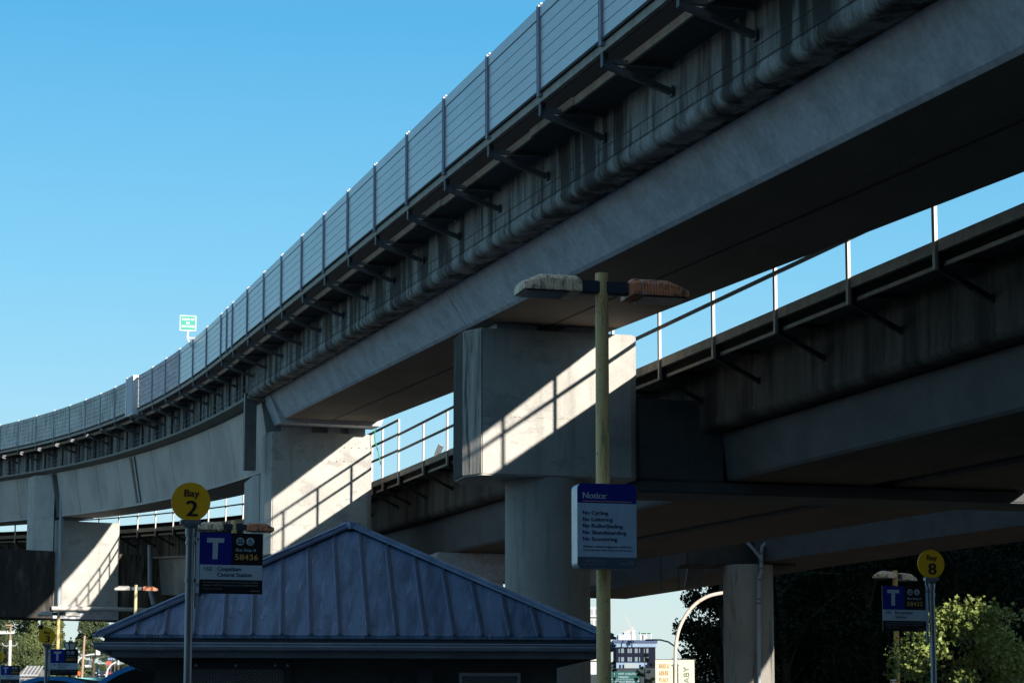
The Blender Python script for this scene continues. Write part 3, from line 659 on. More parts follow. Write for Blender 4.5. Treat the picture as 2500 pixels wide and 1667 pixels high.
# ------------------------------------------------------------------ lamp posts
def lamp_head(sign, n=56, flat=False):
    """local x outwards from the arm; returns mesh builder"""
    m = MB(); Ln = .60; W = .43; rings = []
    for i in range(n+1):
        t = i/n; x = sign*(.27+Ln*t)
        if t < .06: h = .16+.03*t/.06
        elif t < .66: h = .19
        else: h = .19-.095*((t-.66)/.34)
        rib = .007 if (.12 < t < .66 and i % 3 == 0) else 0
        h -= rib*1.2
        ring = [(x, -W/2, 0), (x, W/2, 0)]
        K = 8
        wv = W*(1 if t < .9 else .96)
        for k in range(K+1):
            a = math.pi*k/K; cz = math.sin(a)**.6 if 0 < k < K else 0
            ring.append((x, (wv/2-rib)*math.cos(a), .03+(h-.03-rib)*cz))
        rings.append(ring)
    m.loft(rings); return m
def lamp_post(loc, top, label, rz, mats=('lamp_pole', 'lamp_cream', 'lamp_orange'), rp=.066, scale=1, group='twin headed lamp posts'):
    t = thing('lamp_post', loc, label, 'lamp post', group, rz=rz)
    MB().tube([(0, 0, 0), (0, 0, top)], [rp*1.15, rp], 20).build('pole', M[mats[0]], t, smooth=True)
    ar = MB(); ar.box((0, 0, top-.15), (.62, .11, .13)); ar.build('arm', M['lamp_arm'], t, bevel=.01)
    for s_, mt in ((-1, mats[1]), (1, mats[2])):
        h = lamp_head(s_).build('lamp_head', M[mt], t); h.location = (0, 0, top-.235)
        ln = MB(); rect(ln, min(s_*.40, s_*.84), max(s_*.40, s_*.84), -.016, -.002, -.18, .18); ln.build('lens', M['lens'], h)
    return t
def lamp_at(px, py, Y, label, rz=R(15), **k):
    p = at(px, py, Y); g0 = gz(Y); return lamp_post((p.x, p.y, g0), p.z-g0, label, rz, **k), p
LP1, lp = lamp_at(1469, 668, 21.6, 'nearest mossy yellow lamp post with cream and peeling orange heads, carrying the notice')
LP2, _ = lamp_at(572, 1270, 48, 'lamp post with cream and orange heads directly behind the bus stop 58436 panel')
LP3, _ = lamp_at(332, 1427, 88, 'lamp post with sunlit orange head just above the left slope of the blue roof', mats=('lamp_pole_far', 'pier', 'lamp_orange'))
LP4, _ = lamp_at(143.5, 1489, 90, 'lamp post in front of the far portal pier, its grey heads against the beam', mats=('lamp_pole', 'pier', 'pier'))
LP5, _ = lamp_at(2185, 1392, 58, 'orange painted lamp post at far right, behind the Bay 8 panel', rz=R(52), mats=('lamp_pole_orange', 'lamp_cream', 'lamp_cream'))
# small no-something plate low on the orange post
sp = thing('small_sign', at(2181, 1663, 57.7), 'tiny white plate with a red ring, low on the orange lamp post', 'sign', rz=R(8))
rect(MB(), -.09, .09, -.2, .06, -.02, 0).build('plate', M['white'], sp)
ri = MB(); ri.tube([(.07*math.cos(R(a)), -.03, -.05+.07*math.sin(R(a))) for a in range(0, 361, 24)], .012, 6, cap=False); ri.build('ring', M['car_red'], sp)

# ------------------------------------------------------------------ notice sign on the near lamp post
n0 = at(1481.5, 1284, 21.35)
NS = thing('notice_sign', (n0.x, n0.y, n0.z), 'blue and white Notice board listing No Cycling, strapped to the near lamp post', 'sign', rz=R(15))
def rrect(w, h, r, n=6):
    pts = []
    for cx, cz, a0 in ((w/2-r, h/2-r, 0), (-w/2+r, h/2-r, 90), (-w/2+r, -h/2+r, 180), (w/2-r, -h/2+r, 270)):
        for i in range(n+1): a = R(a0+90*i/n); pts.append((cx+r*math.cos(a), cz+r*math.sin(a)))
    return pts
W, H = .615, .845
rr = rrect(W, H, .055)
MB().loft([[(x, y, z) for x, z in rr] for y in (-.003, .19)]).build('box', M['frame_metal'], NS, smooth=False)
def clip(pts, z0, z1):
    out = [(x, min(max(z, z0), z1)) for x, z in pts]; res = []
    for p_ in out:
        if not res or (abs(res[-1][0]-p_[0])+abs(res[-1][1]-p_[1])) > 1e-5: res.append(p_)
    return res
def face(z0, z1, mat, name):
    c = clip(rr, z0, z1); MB().loft([[(x, y, z) for x, z in c] for y in (-.008, -.0032)]).build(name, M[mat], NS)
zt = H/2-.195; zb = -H/2+.115
face(zt, H/2, 'sign_blue', 'header_panel'); face(zb, zt-.0005, 'notice_white', 'text_panel'); face(-H/2, zb-.0005, 'sign_slate', 'footer_panel')
def nl(tx, x, zpx, hpx, mat, wpx=None, bold=0.0):
    # pixel coordinates of the zoomed view: origin (192,65), scale 1003 px = W
    k_ = W/1003; return lettering(NS, tx, -W/2+(x-192)*k_, H/2-(zpx-65)*k_*.97, hpx*k_, M[mat], wpx*k_ if wpx else None, y=-.011, bold=bold)
nl('Notice', 282, 318, 105, 'text_pale', 385, .01)
ul = MB(); k_ = W/1003; rect(ul, -W/2+90*k_, -W/2+920*k_, H/2-293*k_, H/2-285*k_, -.011, -.009); ul.build('underline', M['sign_gold'], NS)
st_ = MB(); rect(st_, -W/2+488*k_, -W/2+512*k_, H/2-190*k_, H/2-166*k_, -.011, -.009); st_.build('sticker', M['cable_green'], NS)
for i, (tx, w_) in enumerate((('Cycling', 280), ('Loitering', 355), ('Rollerblading', 528), ('Skateboarding', 588), ('Scootering', 430))):
    nl('No', 282, 587+i*109, 66, 'sign_navy', 108, .018); nl(tx, 430, 587+i*109, 66, 'sign_navy', w_, .018)
nl('Violators could be subject to a $150. fine', 284, 1135, 34, 'sign_navy', 828, .006)
nl('Greater Vancouver Transit Conduct & Safety Regulation', 284, 1190, 27, 'sign_navy', 840, .006)
nl('604-953-3333', 322, 1380, 36, 'text_grey', 335); nl('www.translink.bc.ca', 250, 1423, 26, 'text_grey', 405)
nl('TRANS', 905, 1412, 24, 'text_grey', 118, .02); nl('LINK', 1062, 1412, 24, 'text_grey', 90, .02)
em = MB()
for (x0, z0), (x1, z1) in (((1020, 1425), (1060, 1368)), ((1060, 1368), (1100, 1362)), ((1075, 1330), (1078, 1366)), ((1060, 1368), (1130, 1366))):
    em.bar((-W/2+(x0-192)*k_, -.0105, H/2-(z0-65)*k_*.97), (-W/2+(x1-192)*k_, -.0105, H/2-(z1-65)*k_*.97), .002, .004)
em.build('emblem', M['text_grey'], NS)
for z_ in (.2, -.2): MB().tube([(.0+.09*math.cos(R(a)), .25+.09*math.sin(R(a)), z_) for a in range(0, 361, 20)], .008, 6, cap=False).build('strap', M['galv'], NS)
# sticker patch low on pole
# ------------------------------------------------------------------ bus stop signs
def bus_stop(px, py, Y, num, code, route, dest, label, mirror=False, rz=R(15), number_label=True, sc=1.0):
    p = at(px, py, Y)
    t = thing('bus_stop_sign', (p.x, p.y, gz(Y)), label, 'bus stop sign', 'bus stop signs on tubular poles', rz=rz)
    zc = p.z-gz(Y); r = .1385*sc; dz = zc-3.21*1
    MB().tube([(0, 0, 0), (0, 0, zc-.20)], .028*sc, 16).build('pole', M['galv'], t, smooth=True)
    MB().tube([(0.045*(1 if not mirror else -1), .02, zc-.75), (0.045*(1 if not mirror else -1), .02, zc-.14)], .012, 8).build('bracket_tube', M['galv'], t)
    cr = MB(); cr.tube([(0, 0, zc-.245), (0, 0, zc-.19), (0, 0, zc-.165), (0, 0, zc-.155)], [.034, .036, .052, .055], 16)
    cr.box((0, 0, zc-.145), (.145*sc, .05, .03)); cr.build('socket', M['galv'], t, bevel=0)
    d = MB(); d.tube([(0, -.006, zc), (0, .008, zc)], r, 48)
    disc = d.build('disc', M['sign_yellow'], t)
    lettering(disc, 'Bay', .004, zc+.038*sc, .052*sc, M['text_black'], .105*sc, 'CENTER', y=-.0095, bold=.008)
    lettering(disc, num, .004, zc-.10*sc, .115*sc, M['text_black'], (.076 if num != '8' else .08)*sc, 'CENTER', y=-.0095, bold=.008)
    m = -1 if mirror else 1
    PW, PH = .45, .432
    x0 = .067 if not mirror else -.067-PW
    zt_ = zc-.215; zb_ = zt_-PH
    pn = MB(); rect(pn, x0, x0+PW, zb_, zt_, -.004, .006); panel = pn.build('info_panel', M['sign_black'], t)
    a = MB(); rect(a, x0+.002, x0+PW*.507, zt_-PH*.525, zt_-.002, -.0065, -.0045); a.build('blue_field', M['sign_blue'], panel)
    a = MB(); rect(a, x0+.002, x0+PW-.002, zt_-PH*.77, zt_-PH*.528, -.0065, -.0045); a.build('white_field', M['sign_white'], panel)
    sb = MB(); sx = x0-.024 if not mirror else x0+PW+.001
    rect(sb, sx, sx+.023, zb_+.003, zt_, -.012, .01); so = sb.build('side_bar', M['sign_white'], t)
    for zz in (zt_-.05, zb_+.06): MB().tube([(sx+.012, -.018, zz), (sx+.012, -.012, zz)], .007, 8).build('bolt', M['dark_metal'], so)
    kx = PW/720; X = lambda v: x0+(v-408)*kx
    Z = lambda v: zt_-(v-715)*kx*.965
    T = MB(); pts = [(490, 778), (687, 778), (683, 832), (617, 832), (612, 1028), (553, 1028), (556, 832), (490, 832)]
    T.loft([[(X(a_), y, Z(b_)) for a_, b_ in pts] for y in (-.0085, -.0068)]).build('letter_emblem', M['text_pale'], panel)
    # pictograms
    for cx_, kind in ((868, 'bus'), (983, 'chair')):
        q_ = MB(); q_.tube([(X(cx_), -.0068, Z(812)), (X(cx_), -.005, Z(812))], 46*kx, 24); pc = q_.build('pictogram', M['text_pale'], panel)
        g_ = MB()
        def rr_(xa, xb, za, zb2): rect(g_, X(xa), X(xb), Z(zb2), Z(za), -.0085, -.007)
        if kind == 'bus':
            rr_(cx_-27, cx_+27, 786, 800); rr_(cx_-29, cx_-24, 800, 822); rr_(cx_+24, cx_+29, 800, 822); rr_(cx_-29, cx_+29, 816, 834)
            rr_(cx_-24, cx_-12, 834, 842); rr_(cx_+12, cx_+24, 834, 842)
        else:
            def br(x1, z1, x2, z2, w_=7): g_.bar((X(x1), -.0078, Z(z1)), (X(x2), -.0078, Z(z2)), .0015, w_*kx, (0, 0, 1)) if abs(x1-x2) > abs(z1-z2) else g_.bar((X(x1), -.0078, Z(z1)), (X(x2), -.0078, Z(z2)), .0015, w_*kx, (1, 0, 0))
            br(978, 780, 978, 816, 8); br(978, 798, 998, 798, 6); br(978, 816, 1002, 818, 8); br(1000, 818, 1010, 838, 7)
            for a_ in range(60, 330, 30): br(980+22*math.cos(R(a_+30)), 826-22*math.sin(R(a_+30)), 980+22*math.cos(R(a_+60)), 826-22*math.sin(R(a_+60)), 6)
        g_.build('symbol', M['sign_black'], pc)
    lettering(panel, 'Bus Stop #', X(820), Z(928), 34*kx, M['text_grey'] if Y > 30 else M['text_pale'], 228*kx, y=-.0062, bold=.004)
    lettering(panel, code, X(812), Z(1030), 68*kx, M['sign_gold'], 262*kx, y=-.0062)
    lettering(panel, route, X(465), Z(1162), 44*kx, M['sign_navy'], 82*kx, y=-.0078, bold=.008)
    for i, (dd, w_) in enumerate(dest): lettering(panel, dd, X(610), Z(1162+i*68), 48*kx, M['sign_navy'], w_*kx, y=-.0078, bold=.008)
    lettering(panel, 'For next bus times, text stop number & route number to 33333*', X(458), Z(1305), 20*kx, M['text_grey'], 625*kx, y=-.0062)
    lettering(panel, 'Example: 12345 123, visit translink.ca, or call 604.953.3333', X(458), Z(1340), 20*kx, M['text_grey'], 615*kx, y=-.0062)
    lettering(panel, '*Standard text charges apply', X(458), Z(1380), 13*kx, M['text_grey'], 210*kx, y=-.0062)
    lettering(panel, 'TRANS LINK', X(990), Z(1403), 15*kx, M['text_grey'], 105*kx, y=-.0062, bold=.008)
    for zz in (zt_-.075, zt_-.34):
        c_ = MB(); c_.tube([(0, 0, zz-.012), (0, 0, zz+.012)], .034, 16); c_.box((m*.045, .005, zz), (.06, .02, .018)); c_.build('clamp', M['galv'], t)
    return t
bus_stop(466, 1224.7, 15.25, '2', '58436', '152', (('Coquitlam', 268), ('Central Station', 392)), 'bus stop pole with yellow Bay 2 disc, in front of the blue roof')
bus_stop(2273, 1376.4, 20.75, '8', '58432', '157', (('Burquitlam', 290), ('Station', 190)), 'bus stop pole with yellow Bay 8 disc and panel 58432 at right', mirror=True)
bus_stop(114.6, 1552, 36, '3', '58437', '110', (('Metrotown', 290), ('Station', 190)), 'bus stop pole with yellow Bay 3 disc at lower left, panel 58437')
bus_stop(-3.5, 1602, 53, '4', '58438', '101', (('22nd Street', 290), ('Station', 190)), 'bus stop pole cut by the left picture edge, only part of its disc visible')

# ------------------------------------------------------------------ pavilion
pm_ = at(873, 1550, 30.8)
PV = thing('pavilion', (pm_.x, pm_.y, 0), 'low dark service building with a blue standing seam pyramid roof', 'building', rz=R(6.3))
HW = 3.57; ZE = pm_.z; tan_ = .527; ZA = ZE+HW*tan_
# local: front eave on y=0, centre x=0
ap = Vector((0, HW, ZA))
cor = [Vector((-HW, 0, ZE)), Vector((HW, 0, ZE)), Vector((HW, 2*HW, ZE)), Vector((-HW, 2*HW, ZE))]
rf = MB()
rf.v = [tuple(c_) for c_ in cor]+[tuple(ap)]+[(c_.x, c_.y, c_.z-.05) for c_ in cor]
rf.f = [(0, 1, 4), (1, 2, 4), (2, 3, 4), (3, 0, 4), (5, 6, 1, 0), (6, 7, 2, 1), (7, 8, 3, 2), (8, 5, 0, 3), (8, 7, 6, 5)]
roof = rf.build('roof', M['roof'], PV)
nrm = Vector((0, -tan_, 1)).normalized(); up_ = Vector((0, 1, tan_)).normalized()
x = -HW+.05
k = 0
seams = []
while x < HW:
    ymax = HW-abs(x)-.10
    if ymax > .12:
        for fc in range(4):
            A_ = Matrix.Rotation(R(90*fc), 3, 'Z')
            def tr(v): w_ = A_@(Vector(v)-Vector((0, HW, 0))); return w_+Vector((0, HW, 0))
            a_ = Vector((x, -.01, ZE+.0)); b2 = Vector((x, ymax, ZE+ymax*tan_))
            MBs = MB(); nn = A_@nrm
            MBs.bar(tr(a_+nrm*.02), tr(b2+nrm*.02), .014, .04, nn)
            MBs.bar(tr(a_+Vector((.028, 0, 0))+nrm*.004), tr(b2+Vector((.028, 0, 0))+nrm*.004), .03, .012, nn)
            MBs.build('standing_seam', M['roof_seam'], roof)
            MB().bar(tr(a_+Vector((-.03, 0, 0))+nrm*.004), tr(b2+Vector((-.03, 0, 0))+nrm*.004), .022, .01, nn).build('seam_fold', M['roof_trim'], roof)
    x += .408; k += 1
for fc in range(4):
    a_ = cor[fc]; 
    m = MB(); side = Vector((ap.x-a_.x, ap.y-a_.y, 0)).normalized()
    m.bar(a_-side*.12+Vector((0, 0, -.03)), ap+Vector((0, 0, .035)), .19, .035)
    m.bar(a_-side*.12+Vector((0, 0, .01)), ap+Vector((0, 0, .065)), .06, .05)
    m.build('hip_cap', M['roof_trim'], roof)
m = MB(); m.tube([(0, HW, ZA-.05), (0, HW, ZA+.06), (0, HW, ZA+.085)], [.22, .16, .02], 4); m.build('ridge_cap', M['roof_trim'], roof)
G = HW+.13
fz = MB()
for x0, x1, y0, y1 in ((-HW+.02, HW-.02, .03, .06), (-HW+.02, HW-.02, 2*HW-.06, 2*HW-.03), (-HW+.02, -HW+.05, .06, 2*HW-.06), (HW-.05, HW-.02, .06, 2*HW-.06)):
    rect(fz, x0, x1, ZE-.19, ZE-.05, y0, y1)
fz.build('fascia', M['dark_metal'], PV)
gprof = [(.0, -.115), (-.13, -.115), (-.135, -.13), (-.12, -.15), (-.125, -.175), (-.10, -.215), (-.07, -.225), (.0, -.225)]
gt = MB()
c4 = [(-1, 0), (1, 0), (1, 1), (-1, 1)]
def gring(cx, cy):
    return [((HW-.0-y)*cx if True else 0, (0+y) if cy == 0 else (2*HW-y), ZE+z) for y, z in gprof]
rings = [gring(*c_) for c_ in c4]; rings.append(rings[0])
gt.loft(rings, closed=True, cap=False); gt.build('gutter', M['gutter'], PV)
fb = MB()
for x0, x1, y0, y1 in ((-HW+.12, HW-.12, .12, .15), (-HW+.12, HW-.12, 2*HW-.15, 2*HW-.12), (-HW+.12, -HW+.15, .15, 2*HW-.15), (HW-.15, HW-.12, .15, 2*HW-.15)):
    rect(fb, x0, x1, ZE-.32, ZE-.19, y0, y1)
fb.build('fascia_board', M['gutter'], PV)
sf = MB(); rect(sf, -HW+.15, HW-.15, ZE-.30, ZE-.27, .15, 2*HW-.15); sf.build('eave_soffit', M['wall_dark'], PV)
WI = .70
wl = MB(); rect(wl, -HW+WI, HW-WI+.08, .15, ZE-.30, WI, 2*HW-WI); wl.build('wall', M['wall_dark'], PV)
def PX(px_): return (px_-873)/172.0*1.03
def win(x0, x1, ztop, mat='frame_metal', mesh=True, fw=.07, name='window', d_=.04):
    z0 = .9; f = MB(); y = WI
    rect(f, x0, x1, ztop-fw, ztop, y-d_, y); rect(f, x0, x0+fw, z0, ztop-fw, y-d_, y); rect(f, x1-fw, x1, z0, ztop-fw, y-d_, y); rect(f, x0+fw, x1-fw, z0, z0+fw, y-d_, y)
    o = f.build(name, M[mat], PV)
    p_ = MB(); rect(p_, x0+fw, x1-fw, z0+fw, ztop-fw, y-.015, y-.004); p_.build('pane', M['glass_dark'], o)
    if mesh:
        ms = MB(); xx = x0+fw
        ax0, ax1, az0, az1 = x0+fw, x1-fw, z0+fw, ztop-fw; stp = .045
        n_ = int((ax1-ax0+az1-az0)/stp)
        for i in range(n_):
            c_ = i*stp
            # x+z = c (descending) and x-z lines
            xa = max(0, c_-(az1-az0)); xb = min(ax1-ax0, c_)
            if xb-xa > .01:
                ms.bar((ax0+xa, y-.022, az0+c_-xa), (ax0+xb, y-.022, az0+c_-xb), .006, .007, (0, 1, 0))
                ms.bar((ax1-xa, y-.026, az0+c_-xa), (ax1-xb, y-.026, az0+c_-xb), .006, .007, (0, 1, 0))
        ms.build('wire_mesh', M['frame_metal'], o)
    return o
zw = ZE
w1 = win(PX(455), PX(718), 2.62, mat='dark_metal', fw=.11)
for x_ in (PX(490), PX(585), PX(679), PX(709)):
    MB().tube([(x_, WI-.05, 2.565), (x_, WI-.042, 2.565)], .02, 12).build('bolt', M['frame_metal'], w1)
dr = MB(); rect(dr, PX(762), PX(955), .15, 2.43, WI-.03, WI-.002); dro = dr.build('door', M['dark_metal'], PV)
f = MB(); rect(f, PX(758), PX(960), 2.43, 2.47, WI-.04, WI-.002); f.build('door_head', M['wall_dark'], dro)
wb = MB(); rect(wb, PX(1022), PX(1060), 2.1, 2.50, WI-.14, WI-.002); rect(wb, PX(1018), PX(1064), 2.50, 2.52, WI-.17, WI-.002); wb.build('wall_lamp', M['dark_metal'], PV)
win(PX(1125), PX(1275), 2.47, mat='frame_metal', fw=.045)

# ------------------------------------------------------------------ bus shelters
def shelter(apx, apy, Y, label, depth, rz=0):
    p = at(apx, apy, Y); t = thing('bus_shelter', (p.x, p.y, 0), label, 'bus shelter', 'bus shelters with arched roofs', rz=rz)
    zt_ = p.z; Rr = 1.75; A0 = 62
    def arcp(r_, y): return [(r_*math.sin(R(a)), y, zt_-Rr+r_*math.cos(R(a))) for a in range(-A0, A0+1, 4)]
    m = MB(); o_ = arcp(Rr-.02, .05); i_ = arcp(Rr-.06, .05); ring0 = o_+list(reversed(i_))
    m.loft([[(x, y, z) for x, _, z in ring0] for y in (.05, depth)]); m.build('roof', M['shelter_roof'], t, smooth=True)
    rm = MB(); ring0 = arcp(Rr, 0)+list(reversed(arcp(Rr-.085, 0)))
    rm.loft([[(x, y, z) for x, _, z in ring0] for y in (0, .05)]); rm.build('rim', M['shelter_blue'], t)
    for j in range(1, int(depth/.9)+1):
        rb = MB(); ring0 = arcp(Rr+.02, 0)+list(reversed(arcp(Rr-.018, 0)))
        rb.loft([[(x, y+j*.9, z) for x, _, z in ring0] for y in (0, .04)]); rb.build('roof_rib', M['dark_metal'], t)
    for sx in (-1, 1):
        for y in (.1, depth-.1):
            MB().tube([(sx*1.48, y, 0), (sx*1.48, y, zt_-Rr+math.cos(R(A0))*Rr+.05)], .04, 10).build('leg', M['shelter_blue'], t)
    gl = MB(); rect(gl, -1.4, 1.4, .3, zt_-.5, depth-.06, depth-.04); gl.build('back_panel', M['glass_dark'], t)
    return t
shelter(392, 1611.5, 38.5, 'nearer blue rimmed arched bus shelter roof emerging from behind the pavilion', 5)
shelter(127, 1649.5, 45, 'farther blue rimmed arched bus shelter behind the Bay 3 pole', 6.5, rz=R(1))

# ------------------------------------------------------------------ arched lamp with banners (right)
Ya = 92
al = thing('arched_lamp_post', (at(1651, 1600, Ya).x, Ya, 0), 'pale curved lamp post bowing to the right in front of dark trees', 'lamp post')
pts = [(1649, 1667), (1649, 1620), (1649, 1590), (1652, 1560), (1659, 1532), (1673, 1503), (1693, 1478), (1718, 1460), (1745, 1450), (1790, 1444), (1840, 1446)]
P_ = [Vector((at(1649, 1667, Ya).x, Ya, 0))]+[at(a_, b_, Ya) for a_, b_ in pts]
Q_ = [P_[0], P_[1]]
for i in range(1, len(P_)-2):
    for k_ in range(5):
        t = k_/5; a0, a1, a2, a3 = P_[i-1], P_[i], P_[i+1], P_[i+2]
        if i == 1: a0 = P_[1]*2-P_[2]
        Q_.append(.5*((2*a1)+(-a0+a2)*t+(2*a0-5*a1+4*a2-a3)*t*t+(-a0+3*a1-3*a2+a3)*t**3))
P_ = Q_[:1]+Q_[2:]+P_[-2:]
MB().tube(P_, .075, 14).build('pole', M['arch_paint'], al, smooth=True)
MB().box(tuple(at(1850, 1447, Ya)), (.7, .3, .14)).build('lamp_head', M['bracket'], al, bevel=.03)
for y_ in (1607, 1623): MB().bar(at(1640, y_, Ya-.02), at(1658, y_, Ya-.02), .05, .04).build('banner_clamp', M['bracket'], al)
def banner(x0, x1, label):
    a_ = at(x0, 1610, Ya); b2 = at(x1, 1610, Ya); t = thing('banner', ((a_.x+b2.x)/2, Ya-.02, a_.z), label, 'banner', rz=0)
    w_ = b2.x-a_.x; m = MB(); n_ = 6
    rings = [[(x_, .02*math.sin(i*1.3), -2.1*i/n_), (x_, .02*math.sin(i*1.3)+.006, -2.1*i/n_)] for i in range(n_+1) for x_ in (0,)]
    fr = MB()
    for i in range(n_+1):
        pass
    R2 = [[(-w_/2, .015*math.sin(i*1.3), -2.1*i/n_), (w_/2, .015*math.sin(i*1.3), -2.1*i/n_), (w_/2, .015*math.sin(i*1.3)+.006, -2.1*i/n_), (-w_/2, .015*math.sin(i*1.3)+.006, -2.1*i/n_)] for i in range(n_+1)]
    m.loft(R2); f = m.build('cloth', M['banner'], t, smooth=False)
    MB().tube([(-w_/2-.02, .003, .01), (w_/2+.02, .003, .01)], .018, 8).build('rod', M['bracket'], t)
    return t, f, w_
b1, f1, w1_ = banner(1600, 1642, 'cream banner reading WHAT A GREAT PLACE, left of the curved pole')
for i, (tx, ww) in enumerate((('WHAT A', .36), ('GREAT', .34), ('PLACE', .34))): lettering(f1, tx, 0, -.36-i*.29, .21, M['banner_text'], ww*1.2, 'CENTER', y=-.025, bold=.01)
b2_, f2, w2_ = banner(1656, 1695, 'cream banner with grey sideways BURNABY lettering, right of the curved pole')
lettering(f2, 'BURNABY', .12, -1.98, .24, M['banner_grey'], 1.68, y=-.025, bold=.01, rot=R(90))

# ------------------------------------------------------------------ trees
def leaf_mesh(mb, c, s, star=False):
    n = Vector((random.gauss(0, 1), random.gauss(0, 1), random.gauss(.5, 1))).normalized()
    a = n.orthogonal().normalized(); a = (Matrix.Rotation(random.uniform(0, 6.28), 3, n)@a); b = n.cross(a)
    if star:
        pts = []
        for i in range(10):
            r_ = s*(1 if i % 2 == 0 else .62)*random.uniform(.65, 1.2)*(1.25 if i == 0 else 1); t = 2*math.pi*(i+random.uniform(-.2, .2))/10
            pts.append(c+a*(r_*math.cos(t))+b*(r_*math.sin(t))+n*(-.15*r_))
        k0 = len(mb.v); mb.v += [tuple(p_) for p_ in pts]+[tuple(c)]
        for i in range(10): mb.f.append((k0+i, k0+(i+1) % 10, k0+10))
    else:
        l = s; w_ = s*.6
        mb.poly([c-a*l, c+b*w_+n*.2*s, c+a*l]); mb.poly([c-a*l, c+a*l, c-b*w_+n*.2*s])
def tree(loc, H_, W_, label, mat, n, ls, kind='broad', cat='tree', group=None, trunk_h=.25, star=False, clumps=60, name='tree', rt=None):
    t = thing(name, loc, label, cat, group, rz=0)
    tr = MB(); rt = rt or H_*.018
    tr.tube([(0, 0, 0), (.02*H_, 0, H_*.3), (0, .01*H_, H_*.6), (0, 0, H_*.93)], [rt, rt*.8, rt*.5, rt*.1], 8)
    cl = []
    for i in range(clumps):
        v = random.random()
        if kind == 'cone':
            z = trunk_h+(1-trunk_h)*v; rad = (1-v)**.8*.5*(1+.25*math.sin(v*37+i)); rr_ = rad*random.uniform(.45, 1)
            cr = .10*(1.15-v)
        else:
            z = trunk_h+(1-trunk_h)*(v*.94+.02); f_ = math.sin(math.pi*min(1, max(0, (v*.86+.12))))**.6; rr_ = .5*f_*math.sqrt(random.random())
            cr = .085 if star else .11
        a = random.uniform(0, 2*math.pi)
        cl.append((Vector((rr_*math.cos(a)*W_, rr_*math.sin(a)*W_, z*H_)), cr*min(W_, H_)))
    for c_, r_ in cl[::3]:
        z0 = max(c_.z-.25*H_*random.random()-.02, H_*.1); tr.tube([(0, 0, z0), (c_.x*.5, c_.y*.5, (z0+c_.z)/2+.02*H_), tuple(c_)], [rt*.35, rt*.2, rt*.06], 5)
    tr.build('trunk', M['bark'], t, smooth=True)
    cm = MB()
    for i in range(n):
        c_, r_ = cl[random.randrange(len(cl))]
        d = Vector((random.gauss(0, 1), random.gauss(0, 1), random.gauss(0, .75)))
        if d.length > 1.7: d = d*(1.7/d.length)
        p_ = c_+d*(r_*.62); leaf_mesh(cm, p_, ls*random.uniform(.6, 1.3), star)
    me = bpy.data.meshes.new('crown'); me.from_pydata(cm.v, [], cm.f); me.materials.append(M[mat]); o = bpy.data.objects.new('crown', me); COL.objects.link(o); o.parent = t
    return t
# maple at the lower right, lit
def tpos(px, Y): p_ = at(px, 1600, Y); return (p_.x, Y, gz(Y))
tree(tpos(2378, 50), 4.6, 4.0, 'sunlit maple at the lower right, directly behind the Bay 8 pole', 'leaf_maple', 8500, .056, star=True, clumps=85, name='maple_tree', trunk_h=.22)
tree(tpos(2250, 52), 2.5, 1.9, 'low sunlit maple sprouting left of the Bay 8 pole', 'leaf_maple', 3500, .052, star=True, clumps=30, name='maple_tree', trunk_h=.3)
tree(tpos(2490, 51), 3.5, 2.8, 'sunlit maple branchwork cut by the right picture edge', 'leaf_maple', 3500, .052, star=True, clumps=30, name='maple_tree', trunk_h=.3)
# dark trees behind
DT = [(1765, 104, 14, 7.5, 'tall dark evergreen whose ragged left edge meets the sky above the banners', 'cone'),
      (1830, 112, 16, 8, 'dark evergreen directly behind the round column', 'cone'),
      (1905, 106, 15, 9, 'dark tree just right of the round column', 'broad'),
      (2010, 112, 16, 10, 'dark tree between the round column and the orange lamp post', 'broad'),
      (2120, 106, 15, 9, 'dark tree behind the orange lamp post', 'broad'),
      (2230, 112, 16, 10, 'dark tree behind the yellow Bay 8 disc', 'broad'),
      (2340, 106, 15, 9, 'dark tree behind the sunlit maple', 'broad'),
      (2460, 110, 15, 10, 'dark tree at the right picture edge behind the maple', 'broad'),
      (1915, 128, 17, 9, 'tall dark back row tree rising behind the round column', 'broad'),
      (2060, 130, 19, 15, 'tall dark back row tree between the round column and the Bay 8 disc', 'broad'),
      (2290, 128, 19, 15, 'tall dark back row tree above the sunlit maple', 'broad'),
      (2520, 130, 19, 15, 'tall dark back row tree cut by the right picture edge', 'broad')]
for px_, Y_, H_, W_, lab, kd in DT:
    tree(tpos(px_, Y_), H_, W_, lab, 'leaf_dark', 20000, .11, kind=kd, clumps=150, trunk_h=.03, group='dark trees behind the bus loop', name='evergreen_tree' if kd == 'cone' else 'tree')
hl = MB(); nx = 26
for i in range(nx):
    x0 = 13+i*3.2; x1 = x0+3.2
    hh = lambda x_: 17+1.8*math.sin(x_*.37)+1.1*math.sin(x_*.9+1)-max(0, (24-x_))*.75
    for k_ in range(4):
        a0, a1 = k_/4, (k_+1)/4
        hl.poly([(x0, 132+12*a0, gz(132)-.5+(hh(x0))*a0**.6), (x1, 132+12*a0, gz(132)-.5+(hh(x1))*a0**.6), (x1, 132+12*a1, gz(132)-.5+hh(x1)*a1**.6), (x0, 132+12*a1, gz(132)-.5+hh(x0)*a1**.6)])
structure(hl.build('hillside', M['leaf_dark'], smooth=True))
wd = MB()
for i in range(26000):
    a_ = random.random(); x_ = 14+81*random.random(); h_ = max(.5, hh(x_)*a_**.6)
    leaf_mesh(wd, Vector((x_, 131.4+12*a_+random.uniform(-.6, .2), gz(132)-.4+h_+random.uniform(0, .9))), random.uniform(.18, .42))
wo_ = wd.build('woodland', M['leaf_dark']); wo_['kind'] = 'stuff'; tag(wo_, 'dense dark undergrowth covering the bank behind the dark trees', 'undergrowth')
